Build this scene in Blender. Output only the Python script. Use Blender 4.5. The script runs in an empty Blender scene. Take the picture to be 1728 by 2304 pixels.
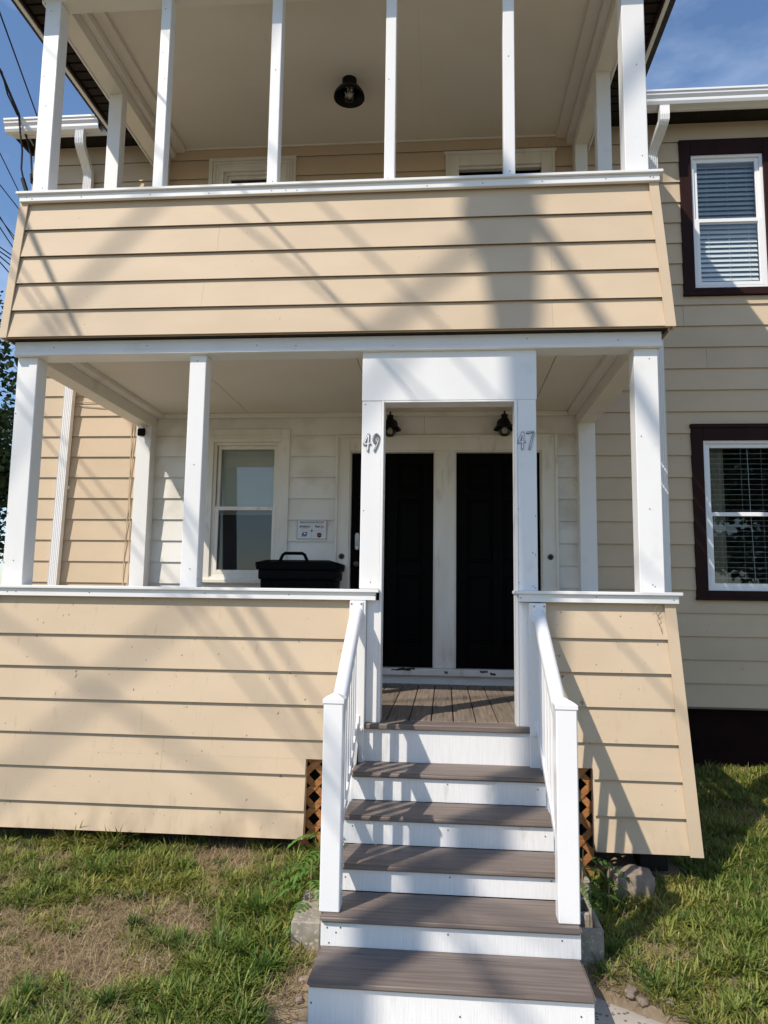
import bpy, bmesh, math, random
import numpy as np
from mathutils import Vector, Matrix, noise
R = math.radians
random.seed(7); rng = np.random.default_rng(7)
S = bpy.context.scene
col = S.collection
ZG = 1.0                      # deck level above the walk; numbers below are measured from the deck

# ------------------------------------------------------------------ camera
YAW, PITCH, ROLL, FPX = 0.08467, 0.115586, 0.013638, 1628.09
cam = bpy.data.objects.new('camera', bpy.data.cameras.new('camera'))
col.objects.link(cam); S.camera = cam
cam.data.sensor_fit = 'VERTICAL'; cam.data.sensor_height = 24.0
cam.data.lens = FPX / 2304 * 24.0
cam.data.clip_start = 0.05; cam.data.clip_end = 3000
fw = Vector((-math.sin(YAW), math.cos(YAW), 0)); rt = Vector((math.cos(YAW), math.sin(YAW), 0)); up = Vector((0, 0, 1))
f2 = math.cos(PITCH) * fw + math.sin(PITCH) * up; u2 = -math.sin(PITCH) * fw + math.cos(PITCH) * up
r3 = math.cos(ROLL) * rt + math.sin(ROLL) * u2; u3 = -math.sin(ROLL) * rt + math.cos(ROLL) * u2
CAMP = Vector((1.0, -4.54388, 0.77198))
M = Matrix((r3, u3, -f2)).transposed().to_4x4(); M.translation = CAMP + Vector((0, 0, ZG))
cam.matrix_world = M
def ray_y(u, v, y):           # photo pixel (1728 x 2304) -> point on the plane at depth y
    d = f2 + (u - 864) / FPX * r3 - (v - 1152) / FPX * u3
    return CAMP + d * ((y - CAMP.y) / d.y)
def ray_z(u, v, z):
    d = f2 + (u - 864) / FPX * r3 - (v - 1152) / FPX * u3
    return CAMP + d * ((z - CAMP.z) / d.z)

# ------------------------------------------------------------------ sun and sky
AZ, EL = R(40), R(46.5)
SUN = Vector((-math.sin(AZ) * math.cos(EL), -math.cos(AZ) * math.cos(EL), math.sin(EL)))
sun = bpy.data.objects.new('sun', bpy.data.lights.new('sun', 'SUN'))
col.objects.link(sun); sun.data.energy = 4.1; sun.data.angle = R(0.53); sun.data.color = (1.0, 0.93, 0.83)
sun.rotation_euler = SUN.to_track_quat('Z', 'Y').to_euler()
W = bpy.data.worlds.new('World'); S.world = W; W.use_nodes = True
nt = W.node_tree; nt.nodes.clear()
sky = nt.nodes.new('ShaderNodeTexSky'); sky.sky_type = 'NISHITA'; sky.sun_disc = False
sky.sun_elevation = EL; sky.sun_rotation = R(180) + AZ; sky.dust_density = 0.3; sky.ozone_density = 5.5; sky.air_density = 1.1
bg = nt.nodes.new('ShaderNodeBackground'); bg.inputs['Strength'].default_value = 0.15
tc = nt.nodes.new('ShaderNodeTexCoord')
mp = nt.nodes.new('ShaderNodeMapping'); mp.inputs['Scale'].default_value = (1.2, 1.2, 3.0)
nz = nt.nodes.new('ShaderNodeTexNoise'); nz.inputs['Scale'].default_value = 2.2; nz.inputs['Detail'].default_value = 6; nz.inputs['Roughness'].default_value = 0.6
rp = nt.nodes.new('ShaderNodeValToRGB'); rp.color_ramp.elements[0].position = 0.48; rp.color_ramp.elements[1].position = 0.8
rp.color_ramp.elements[1].color = (0.4, 0.4, 0.4, 1)
mx = nt.nodes.new('ShaderNodeMix'); mx.data_type = 'RGBA'; mx.inputs['B'].default_value = (6.0, 7.0, 8.6, 1)
out = nt.nodes.new('ShaderNodeOutputWorld')
L = nt.links.new
L(tc.outputs['Generated'], mp.inputs['Vector']); L(mp.outputs[0], nz.inputs['Vector']); L(nz.outputs['Fac'], rp.inputs['Fac'])
L(rp.outputs['Color'], mx.inputs['Factor']); L(sky.outputs[0], mx.inputs['A']); L(mx.outputs['Result'], bg.inputs['Color']); L(bg.outputs[0], out.inputs[0])
S.view_settings.view_transform = 'Standard'; S.view_settings.look = 'None'; S.view_settings.gamma = 1
S.view_settings.exposure = 0.14; S.view_settings.use_curve_mapping = False
S.render.engine = 'CYCLES'

# ------------------------------------------------------------------ materials
MATS = {}
def mat(name, c1, c2=None, scale=6, rough=0.6, bump=0.0, stretch=(1, 1, 1), metal=0.0, detail=6, lo=0.35, hi=0.65, spec=0.4,
        c3=None, s3=1.5, lo3=0.5, hi3=0.75, st3=(1, 1, 1), bscale=None, rnd=0.0, coat=0.0, splash=None, c4=None, s4=60, lo4=.74, hi4=.78, st4=(1, 1, 1)):
    m = bpy.data.materials.new(name); m.use_nodes = True; t = m.node_tree; N = t.nodes; K = t.links.new
    b = N['Principled BSDF']; b.inputs['Roughness'].default_value = rough; b.inputs['Metallic'].default_value = metal
    b.inputs['Specular IOR Level'].default_value = spec; b.inputs['Coat Weight'].default_value = coat
    c = N.new('ShaderNodeTexCoord')
    def noise_n(sc, st, lo, hi, det=detail):
        a = N.new('ShaderNodeMapping'); a.inputs['Scale'].default_value = st
        n = N.new('ShaderNodeTexNoise'); n.inputs['Scale'].default_value = sc; n.inputs['Detail'].default_value = det
        K(c.outputs['Object'], a.inputs['Vector']); K(a.outputs[0], n.inputs['Vector'])
        r = N.new('ShaderNodeMapRange'); r.inputs['From Min'].default_value = lo; r.inputs['From Max'].default_value = hi
        K(n.outputs['Fac'], r.inputs['Value']); return n, r
    last = None
    n1, r1 = noise_n(scale, stretch, lo, hi)
    x = N.new('ShaderNodeMix'); x.data_type = 'RGBA'; x.inputs['A'].default_value = (*c1, 1); x.inputs['B'].default_value = (*(c2 or c1), 1)
    K(r1.outputs[0], x.inputs['Factor']); last = x.outputs['Result']
    if c3:
        n2, r2 = noise_n(s3, st3, lo3, hi3)
        y = N.new('ShaderNodeMix'); y.data_type = 'RGBA'; y.inputs['B'].default_value = (*c3, 1)
        K(r2.outputs[0], y.inputs['Factor']); K(last, y.inputs['A']); last = y.outputs['Result']
    if c4:
        n4, r4 = noise_n(s4, st4, lo4, hi4, 2)
        z = N.new('ShaderNodeMix'); z.data_type = 'RGBA'; z.inputs['B'].default_value = (*c4, 1)
        K(r4.outputs[0], z.inputs['Factor']); K(last, z.inputs['A']); last = z.outputs['Result']
    if splash:
        sp = N.new('ShaderNodeSeparateXYZ'); K(c.outputs['Object'], sp.inputs[0]); zr = N.new('ShaderNodeMapRange'); zr.inputs['From Min'].default_value = .30; zr.inputs['From Max'].default_value = .0; K(sp.outputs['Z'], zr.inputs['Value'])
        n5, r5 = noise_n(7, (1, 1, .5), .42, .72); mu = N.new('ShaderNodeMath'); mu.operation = 'MULTIPLY'; K(zr.outputs[0], mu.inputs[0]); K(r5.outputs[0], mu.inputs[1])
        w5 = N.new('ShaderNodeMix'); w5.data_type = 'RGBA'; w5.inputs['B'].default_value = (*splash, 1); K(mu.outputs[0], w5.inputs['Factor']); K(last, w5.inputs['A']); last = w5.outputs['Result']
    if rnd:
        oi = N.new('ShaderNodeObjectInfo'); h = N.new('ShaderNodeHueSaturation'); r = N.new('ShaderNodeMapRange')
        r.inputs['To Min'].default_value = 1 - rnd; r.inputs['To Max'].default_value = 1 + rnd
        K(oi.outputs['Random'], r.inputs['Value']); K(r.outputs[0], h.inputs['Value']); K(last, h.inputs['Color']); last = h.outputs['Color']
    K(last, b.inputs['Base Color'])
    if bump:
        bn = N.new('ShaderNodeBump'); bn.inputs['Strength'].default_value = bump; bn.inputs['Distance'].default_value = 0.004
        src = n1
        if bscale: src, _ = noise_n(bscale, stretch, 0, 1, 4)
        K(src.outputs['Fac'], bn.inputs['Height']); K(bn.outputs[0], b.inputs['Normal'])
    MATS[name] = m; return m
def glass(name, tint=(0.9, 0.95, 0.93), screen=0.0):
    m = bpy.data.materials.new(name); m.use_nodes = True; t = m.node_tree; N = t.nodes; K = t.links.new
    N.remove(N['Principled BSDF']); o = N['Material Output']
    tr = N.new('ShaderNodeBsdfTransparent'); tr.inputs[0].default_value = (*tint, 1)
    gl = N.new('ShaderNodeBsdfGlossy'); gl.inputs['Roughness'].default_value = 0.01
    fr = N.new('ShaderNodeFresnel'); fr.inputs['IOR'].default_value = 1.6
    mul = N.new('ShaderNodeMath'); mul.operation = 'MULTIPLY_ADD'; mul.inputs[1].default_value = 1.1; mul.inputs[2].default_value = 0.03
    K(fr.outputs[0], mul.inputs[0])
    ms = N.new('ShaderNodeMixShader'); K(mul.outputs[0], ms.inputs[0]); K(tr.outputs[0], ms.inputs[1]); K(gl.outputs[0], ms.inputs[2])
    last = ms
    if screen:
        df = N.new('ShaderNodeBsdfDiffuse'); df.inputs[0].default_value = (0.05, 0.055, 0.06, 1)
        m2 = N.new('ShaderNodeMixShader'); m2.inputs[0].default_value = screen; K(ms.outputs[0], m2.inputs[1]); K(df.outputs[0], m2.inputs[2]); last = m2
    K(last.outputs[0], o.inputs[0]); MATS[name] = m
TAN = (0.605, 0.465, 0.316)
mat('siding', TAN, (0.57, 0.437, 0.296), 2.5, 0.6, 0.10, (1, 1, 2), c3=(0.50, 0.40, 0.28), s3=1.1, lo3=0.55, hi3=0.95, bscale=60, rnd=0.03, spec=.25, c4=(.33, .25, .17), s4=38, lo4=.75, hi4=.80, st4=(1, 1, .6))
mat('siding_low', TAN, (0.57, 0.437, 0.296), 2.5, 0.6, 0.12, (1, 1, 2), c3=(0.42, 0.34, 0.24), s3=9, lo3=0.62, hi3=0.9, st3=(3, 3, .35), bscale=60, rnd=0.025, spec=.25, c4=(.22, .16, .10), s4=45, lo4=.72, hi4=.76, st4=(1, 1, .6), splash=(.36, .27, .18))
mat('siding_white', (0.83, 0.80, 0.74), (0.76, 0.72, 0.64), 3, 0.5, 0.12, (1, 1, 1), c3=(0.50, 0.44, 0.36), s3=2.6, lo3=0.52, hi3=0.85, bscale=50, rnd=0.03)
mat('trim', (0.83, 0.805, 0.775), (0.79, 0.765, 0.73), 4, 0.38, 0.06, (1, 1, .3), c3=(0.62, 0.60, 0.56), s3=5, lo3=0.62, hi3=0.95, bscale=40, rnd=0.02)
mat('vinyl', (0.86, 0.84, 0.82), (0.84, 0.82, 0.80), 3, 0.28, 0.0, spec=0.5)
mat('riser_paint', (0.82, 0.805, 0.785), (0.76, 0.745, 0.72), 14, 0.5, 0.35, (14, 14, .5), c3=(0.55, 0.52, 0.48), s3=7, lo3=0.62, hi3=0.85, st3=(2, 2, .6))
mat('old_paint', (0.80, 0.76, 0.68), (0.72, 0.67, 0.58), 5, 0.55, 0.3, (1, 1, .4), c3=(0.40, 0.34, 0.27), s3=6, lo3=0.6, hi3=0.85, st3=(1.5, 1.5, .4))
mat('ceiling', (0.80, 0.735, 0.64), (0.76, 0.69, 0.59), 1.2, 0.6, 0.10, c3=(0.68, 0.60, 0.51), s3=0.9, lo3=0.5, hi3=0.9, bscale=80)
mat('beam_paint', (0.82, 0.76, 0.67), (0.76, 0.70, 0.61), 2, 0.5, 0.08, c3=(0.5, 0.44, 0.37), s3=3, lo3=0.62, hi3=0.9)
mat('brown_casing', (0.030, 0.011, 0.009), (0.022, 0.008, 0.007), 6, 0.55, 0.08, (1, 1, .3), spec=.12)
mat('door_paint', (0.003, 0.0027, 0.0026), (0.0025, 0.0022, 0.0021), 4, 0.6, 0.02, spec=0.05)
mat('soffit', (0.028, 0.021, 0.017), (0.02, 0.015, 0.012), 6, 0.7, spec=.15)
mat('deck', (0.215, 0.170, 0.142), (0.15, 0.115, 0.096), 5, 0.55, 0.35, (.5, 14, 14), c3=(0.11, 0.087, 0.072), s3=3.5, lo3=0.56, hi3=0.75, st3=(.5, 11, 11), rnd=0.06)
mat('deck_y', (0.26, 0.21, 0.16), (0.17, 0.13, 0.10), 5, 0.55, 0.35, (14, .5, 14), c3=(0.095, 0.07, 0.055), s3=3.5, lo3=0.56, hi3=0.75, st3=(11, .5, 11), rnd=0.10)
mat('lattice', (0.46, 0.205, 0.065), (0.34, 0.135, 0.04), 12, 0.55, 0.4, (2, 2, 6), c3=(0.22, 0.08, 0.03), s3=20, lo3=0.55, hi3=0.7, st3=(1, 1, 5), rnd=0.12)
mat('concrete', (0.33, 0.29, 0.23), (0.22, 0.19, 0.15), 18, 0.9, 0.9, c3=(0.45, 0.41, 0.34), s3=60, lo3=0.58, hi3=0.66)
mat('rock', (0.31, 0.235, 0.175), (0.20, 0.15, 0.11), 9, 0.85, 0.8, c3=(0.38, 0.31, 0.24), s3=30, lo3=0.55, hi3=0.7)
mat('red_stone', (0.34, 0.17, 0.10), (0.24, 0.11, 0.07), 12, 0.85, 0.7)
mat('foundation', (0.016, 0.007, 0.006), (0.010, 0.005, 0.004), 6, 0.9, 0.3, spec=.1)
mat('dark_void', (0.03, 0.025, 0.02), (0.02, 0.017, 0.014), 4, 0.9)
mat('black_metal', (0.004, 0.004, 0.004), (0.003, 0.003, 0.003), 9, 0.45, 0.05, spec=.2)
mat('black_plastic', (0.003, 0.003, 0.0032), (0.0022, 0.0022, 0.0024), 9, 0.5, 0.1, spec=0.08)
mat('cable', (0.012, 0.012, 0.016), None, 3, 0.6)
mat('beige_cable', (0.55, 0.44, 0.3), None, 3, 0.6)
mat('galv', (0.42, 0.41, 0.39), (0.32, 0.31, 0.29), 12, 0.45, metal=0.7)
mat('bronze', (0.10, 0.07, 0.045), (0.06, 0.045, 0.03), 20, 0.4, metal=0.6)
mat('digit_face', (0.78, 0.78, 0.79), (0.72, 0.72, 0.73), 20, 0.4)
mat('sign_board', (0.72, 0.72, 0.73), (0.68, 0.68, 0.69), 6, 0.35)
mat('ink', (0.02, 0.02, 0.02)); mat('ink_grey', (0.25, 0.25, 0.25)); mat('ink_red', (0.5, 0.06, 0.03)); mat('ink_orange', (0.7, 0.25, 0.03))
mat('ink_blue', (0.015, 0.04, 0.14)); mat('ink_brown', (0.08, 0.035, 0.012)); mat('ink_gold', (0.6, 0.34, 0.08)); mat('ink_white', (0.8, 0.8, 0.8))
mat('blind', (0.74, 0.74, 0.75), None, 3, 0.4)
mat('curtain', (0.62, 0.56, 0.46), (0.55, 0.49, 0.39), 8, 0.9)
mat('shade_cloth', (0.72, 0.71, 0.64), (0.68, 0.67, 0.6), 4, 0.9)
mat('room_paint', (0.22, 0.2, 0.17), None, 3, 0.9)
mat('shingle', (0.07, 0.065, 0.06), (0.04, 0.038, 0.036), 30, 0.9, 0.5)
mat('pole_wood', (0.20, 0.15, 0.11), (0.12, 0.09, 0.07), 10, 0.85, 0.6, (6, 6, .4))
mat('bark', (0.12, 0.09, 0.065), (0.07, 0.05, 0.04), 14, 0.9, 0.8, (3, 3, .6))
mat('transformer_grey', (0.35, 0.36, 0.36), None, 4, 0.45)
mat('asphalt', (0.15, 0.145, 0.135), (0.12, 0.115, 0.108), 60, 0.9, 0.4)
mat('bulb', (0.75, 0.7, 0.6), None, 3, 0.2)
mat('screw', (0.10, 0.09, 0.08), None, 3, 0.5)
mat('dead_vine', (0.28, 0.2, 0.1), None, 3, 0.8)
glass('pane'); glass('screen_pane', screen=0.3); glass('globe', (0.85, 0.83, 0.78))
# walk: exposed aggregate
m = mat('walk', (0.47, 0.43, 0.365), (0.40, 0.355, 0.295), 5, 0.9, 0.6, bscale=70)
t = m.node_tree; b = t.nodes['Principled BSDF']; src = b.inputs['Base Color'].links[0].from_socket
tcn = t.nodes.new('ShaderNodeTexCoord'); vo = t.nodes.new('ShaderNodeTexVoronoi'); vo.inputs['Scale'].default_value = 42
rr = t.nodes.new('ShaderNodeMapRange'); rr.inputs['From Min'].default_value = 0.28; rr.inputs['From Max'].default_value = 0.4
wn = t.nodes.new('ShaderNodeSeparateColor'); gt = t.nodes.new('ShaderNodeMath'); gt.operation = 'GREATER_THAN'; gt.inputs[1].default_value = 0.45
ml = t.nodes.new('ShaderNodeMath'); ml.operation = 'MULTIPLY'; inv = t.nodes.new('ShaderNodeMath'); inv.operation = 'SUBTRACT'; inv.inputs[0].default_value = 1
xx = t.nodes.new('ShaderNodeMix'); xx.data_type = 'RGBA'; xx.inputs['B'].default_value = (0.16, 0.13, 0.10, 1)
K = t.links.new
K(tcn.outputs['Object'], vo.inputs['Vector']); K(vo.outputs['Distance'], rr.inputs['Value']); K(vo.outputs['Color'], wn.inputs[0]); K(wn.outputs[0], gt.inputs[0])
K(rr.outputs[0], inv.inputs[1]); K(inv.outputs[0], ml.inputs[0]); K(gt.outputs[0], ml.inputs[1]); K(ml.outputs[0], xx.inputs['Factor']); K(src, xx.inputs['A']); K(xx.outputs['Result'], b.inputs['Base Color'])
# soil
mat('soil', (0.19, 0.135, 0.088), (0.30, 0.225, 0.145), 7, 0.95, 1.0, c3=(0.30, 0.225, 0.13), s3=45, lo3=0.5, hi3=0.68, st3=(1, .4, 1), bscale=90)
mat('lawn', (0.15, 0.15, 0.055), (0.24, 0.21, 0.10), 3, 0.9, 0.8, c3=(0.30, 0.24, 0.14), s3=.6, lo3=.5, hi3=.7)
def leafmat(name, fallback, trans=0.35):
    m = bpy.data.materials.new(name); m.use_nodes = True; t = m.node_tree; N = t.nodes; K = t.links.new
    b = N['Principled BSDF']; b.inputs['Roughness'].default_value = 0.55; b.inputs['Specular IOR Level'].default_value = 0.3
    a = N.new('ShaderNodeAttribute'); a.attribute_name = 'Col'; K(a.outputs['Color'], b.inputs['Base Color'])
    tl = N.new('ShaderNodeBsdfTranslucent'); K(a.outputs['Color'], tl.inputs[0])
    ms = N.new('ShaderNodeMixShader'); ms.inputs[0].default_value = trans
    K(b.outputs[0], ms.inputs[1]); K(tl.outputs[0], ms.inputs[2]); K(ms.outputs[0], N['Material Output'].inputs[0]); MATS[name] = m
leafmat('blade', None); leafmat('foliage', None, 0.25)

# ------------------------------------------------------------------ builders
ORG = {}
class MB:
    def __init__(s): s.v = []; s.f = []
    def add(s, vs, fs):
        o = len(s.v); s.v += [Vector(q) for q in vs]; s.f += [tuple(i + o for i in q) for q in fs]; return s
    def hexa(s, a):            # 8 corners: bottom 0-3 ccw, top 4-7
        return s.add(a, [(0, 3, 2, 1), (4, 5, 6, 7), (0, 1, 5, 4), (1, 2, 6, 5), (2, 3, 7, 6), (3, 0, 4, 7)])
    def box(s, x0, x1, y0, y1, z0, z1):
        return s.hexa([(x0, y0, z0), (x1, y0, z0), (x1, y1, z0), (x0, y1, z0), (x0, y0, z1), (x1, y0, z1), (x1, y1, z1), (x0, y1, z1)])
    def board(s, b0, b1, t1, t0, n, p, q, back=0.004):   # clapboard: bottom line b0-b1, top t0-t1, outward n, butt p, top q
        b0, b1, t0, t1, n = map(Vector, (b0, b1, t0, t1, n))
        e = (t0 - b0).normalized() * .004; th = .0025
        return s.hexa([b0 + n * p, b1 + n * p, b1 + n * (p - th), b0 + n * (p - th), t0 + e + n * q, t1 + e + n * q, t1 + e + n * (q - th), t0 + e + n * (q - th)])
    def tube(s, pts, r, n=8, caps=True):
        pts = [Vector(q) for q in pts]; rs = r if isinstance(r, (list, tuple)) else [r] * len(pts)
        o = len(s.v)
        ref = None
        for i, q in enumerate(pts):
            d = (pts[min(i + 1, len(pts) - 1)] - pts[max(i - 1, 0)]).normalized()
            if ref is None: ref = Vector((0, 0, 1)) if abs(d.z) < .9 else Vector((1, 0, 0))
            a = d.cross(ref).normalized(); b = a.cross(d).normalized(); ref = b
            for k in range(n):
                t = 2 * math.pi * k / n; s.v.append(q + (a * math.cos(t) + b * math.sin(t)) * rs[i])
        for i in range(len(pts) - 1):
            for k in range(n):
                s.f.append((o + i * n + k, o + i * n + (k + 1) % n, o + (i + 1) * n + (k + 1) % n, o + (i + 1) * n + k))
        if caps: s.f.append(tuple(o + k for k in range(n))[::-1]); s.f.append(tuple(o + (len(pts) - 1) * n + k for k in range(n)))
        return s
    def lathe(s, prof, c, n=24, axis='z'):
        c = Vector(c); o = len(s.v)
        for (r, h) in prof:
            for k in range(n):
                t = 2 * math.pi * k / n; x, y = r * math.cos(t), r * math.sin(t)
                s.v.append(c + (Vector((x, y, h)) if axis == 'z' else Vector((x, h, y))))
        for i in range(len(prof) - 1):
            for k in range(n): s.f.append((o + i * n + k, o + i * n + (k + 1) % n, o + (i + 1) * n + (k + 1) % n, o + (i + 1) * n + k))
        s.f.append(tuple(o + k for k in range(n))[::-1]); s.f.append(tuple(o + (len(prof) - 1) * n + k for k in range(n)))
        return s
    def prism(s, poly, f0, f1):  # poly 2D list, f0/f1 map (a,b)->3D for the two ends
        o = len(s.v); n = len(poly)
        s.v += [Vector(f0(*q)) for q in poly] + [Vector(f1(*q)) for q in poly]
        s.f.append(tuple(range(o, o + n))); s.f.append(tuple(range(o + 2 * n - 1, o + n - 1, -1)))
        for i in range(n): s.f.append((o + (i + 1) % n, o + i, o + n + i, o + n + (i + 1) % n))
        return s
    def build(s, name, m, parent=None, bevel=0, smooth=False, seg=1):
        me = bpy.data.meshes.new(name)
        if parent is not None: org = ORG[parent]
        else:
            a = np.array([tuple(q) for q in s.v]); org = Vector((a[:, 0].mean(), a[:, 1].mean(), a[:, 2].min()))
        me.from_pydata([q - org for q in s.v], [], s.f)
        bm = bmesh.new(); bm.from_mesh(me)
        bmesh.ops.recalc_face_normals(bm, faces=bm.faces)
        if bevel: bmesh.ops.bevel(bm, geom=[e for e in bm.edges if len(e.link_faces) == 2 and e.calc_face_angle(0) > .5], offset=bevel, segments=seg, affect='EDGES', clamp_overlap=True)
        bm.to_mesh(me); bm.free()
        if smooth: me.polygons.foreach_set('use_smooth', [True] * len(me.polygons)); me.set_sharp_from_angle(angle=R(40))
        me.materials.append(MATS[m])
        o = bpy.data.objects.new(name, me); col.objects.link(o)
        if parent is not None: o.parent = parent
        else: o.location = org + Vector((0, 0, ZG))
        ORG[o] = org
        return o
def box(name, m, parent, x0, x1, y0, y1, z0, z1, bevel=0.0): return MB().box(x0, x1, y0, y1, z0, z1).build(name, m, parent, bevel)
def tag(o, label, cat, group=None):
    o['label'] = label; o['category'] = cat
    if group: o['group'] = group
    return o
def thing(name, loc, label, cat, group=None):
    o = bpy.data.objects.new(name, None); o.empty_display_size = .1; col.objects.link(o)
    o.location = Vector(loc) + Vector((0, 0, ZG)); ORG[o] = Vector(loc); return tag(o, label, cat, group)
def part(name, parent):       # an Empty part that gathers sub-parts
    o = bpy.data.objects.new(name, None); o.empty_display_size = .1; col.objects.link(o); o.parent = parent; ORG[o] = ORG[parent]; return o
def jit(a): return random.uniform(-a, a)

# measured frame
D = 2.064                     # house wall plane, porch front posts at y = 0
WALK_Z = -0.985
def ground_z(x, y):
    f = lambda y, pts: np.interp(y, [a for a, _ in pts], [b for _, b in pts])
    l = f(y, [(-8, -1.04), (-3, -1.02), (-1.5, -0.945), (-.3, -0.775), (.3, -0.74), (3, -0.72)])
    r = f(y, [(-8, -1.04), (-3, -1.02), (-1.4, -0.965), (-.6, -.89), (0, -0.84), (1, -.74), (2.0, -0.665), (4, -.66)])
    t = min(max((x - .3) / 1.4, 0), 1); t = t * t * (3 - 2 * t)
    z = l * (1 - t) + r * t
    lim = -.98 - (.32 * (1.66 - x) / 1.26 if x < 1.66 else (x - 1.66) * .72)      # bed of the walk
    cl_ = lambda v: min(max(v, 0), 1)
    f_ = cl_((lim - y) / .12) * cl_((x - .24) / .1) * cl_((2.14 - x) / .1)
    z = z * (1 - f_) + min(z, WALK_Z - .05 - (.03 if y < -3 else 0)) * f_
    return z
def gz(x, y):
    return float(ground_z(x, y)) + .012 * noise.noise((x * 2.3, y * 2.3, 1.7)) + .006 * noise.noise((x * 9, y * 9, 4.2))

# ------------------------------------------------------------------ ground, walk, street
def struct(o): o['kind'] = 'structure'; return o
xs = np.concatenate([[-600, -150, -50, -20, -10, -6], np.arange(-4, 6.01, .05), [8, 12, 20, 50, 150, 600]])
ys = np.concatenate([[-600, -150, -60, -30, -15, -9, -7], np.arange(-5, 2.6, .05), [3, 4, 6, 12, 25, 60, 150, 600]])
g = MB(); nx, ny = len(xs), len(ys)
g.v = [Vector((x, y, gz(x, y) + (.010 * noise.noise((x * 25, y * 25, 2)) if -4 < x < 6 and -5 < y < 2.6 else 0))) for y in ys for x in xs]
g.f = [(j * nx + i, j * nx + i + 1, (j + 1) * nx + i + 1, (j + 1) * nx + i) for j in range(ny - 1) for i in range(nx - 1)]
gobj = struct(g.build('ground', 'soil', None, smooth=True)); gobj.data.materials.append(MATS['lawn'])
for pl in gobj.data.polygons:
    c_ = pl.center + ORG[gobj]
    if not (-4 < c_.x < 6 and -4.5 < c_.y < 2.6): pl.material_index = 1
wk = MB(); wk.add([(.15, -9, WALK_Z - .035), (2.15, -9, WALK_Z - .035), (1.98, -1.22, WALK_Z + .0), (1.66, -.99, WALK_Z + .005), (.40, -1.32, WALK_Z + .0), (.3, -1.6, WALK_Z)], [(0, 1, 2, 3, 4, 5)])
top = [v.copy() for v in wk.v]; wk = MB(); n = len(top)
wk.v = top + [v - Vector((0, 0, .12)) for v in top]; wk.f = [tuple(range(n)), tuple(range(2 * n - 1, n - 1, -1))] + [(i, (i + 1) % n, n + (i + 1) % n, n + i) for i in range(n)]
struct(wk.build('front_walk', 'walk', None))
struct(MB().box(-60, 60, -8.2, -6.9, -1.10, -1.00).build('pavement', 'walk'))
struct(MB().box(-60, 60, -8.36, -8.2, -1.25, -.99).build('kerb', 'concrete'))
struct(MB().box(-60, 60, -16.4, -8.36, -1.25, -1.03).build('road', 'asphalt'))

# ------------------------------------------------------------------ house
house = thing('house', (0.6, D + 3, -.66), 'two storey house with tan horizontal siding behind the white porch', 'house')
HX0, HX1, ZW0, ZW1, CW = -3.17, 7.4, -0.139, 5.262, 0.20044
OPEN = {'lw': (-1.245, -.454, .86, 2.325), 'doors': (-.006, 2.01, -.02, 2.25), 'rw': (3.2, 4.06, .774, 2.337), 'ruw': (3.183, 4.04, 3.547, 5.079),
        'uw': (-1.352, -.474, 3.3, 5.075), 'ud': (.994, 2.031, 2.56, 5.036)}
HOLES = [(-1.15, -.55, .93, 2.2), (.129, .896, .138, 2.10), (1.101, 1.863, .138, 2.10), (3.31, 3.95, .86, 2.19), (3.29, 3.93, 3.63, 4.93), (-1.2, -.62, 3.4, 4.92), (1.123, 1.904, 2.58, 4.90)]
def rect_minus(rects, h):
    out = []
    for (a, b, c, d) in rects:
        x0, x1, z0, z1 = max(a, h[0]), min(b, h[1]), max(c, h[2]), min(d, h[3])
        if x0 >= x1 - 1e-6 or z0 >= z1 - 1e-6: out.append((a, b, c, d)); continue
        for q in ((a, x0, c, d), (x1, b, c, d), (x0, x1, c, z0), (x0, x1, z1, d)):
            if q[1] - q[0] > .004 and q[3] - q[2] > .004: out.append(q)
    return out
wall = MB(); rs = [(HX0, HX1, ZW0 - .02, ZW1 + .2)]
for h in HOLES: rs = rect_minus(rs, h)
for q in rs: wall.box(q[0], q[1], D + .004, D + .12, q[2], q[3])
wall.box(HX0, HX0 + .12, D + .12, 9, ZW0 - .02, ZW1 + .2); wall.box(HX1 - .12, HX1, D + .12, 9, ZW0 - .02, ZW1 + .2); wall.box(HX0, HX1, 8.9, 9, ZW0 - .02, ZW1 + .2)
wall.box(HX0 + .12, HX1 - .12, D + .13, 8.9, 2.55, 2.62); wall.box(HX0 + .12, HX1 - .12, D + .13, 8.9, 0, .05); wall.box(HX0 + .12, HX1 - .12, D + 3.4, D + 3.5, .05, 5.4); wall.box(HX0 + .12, HX1 - .12, D + .13, 8.9, 5.35, 5.4)
for xw in (-1.75, .02, 1.98, 2.9, 4.6): wall.box(xw, xw + .08, D + .13, D + 3.4, .05, 2.55)
for xw in (-1.75, .3, 2.6, 4.6): wall.box(xw, xw + .08, D + .13, D + 3.4, 2.62, 5.35)
wall = wall.build('wall', 'room_paint', house)
k = 0
seams = {}
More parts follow.
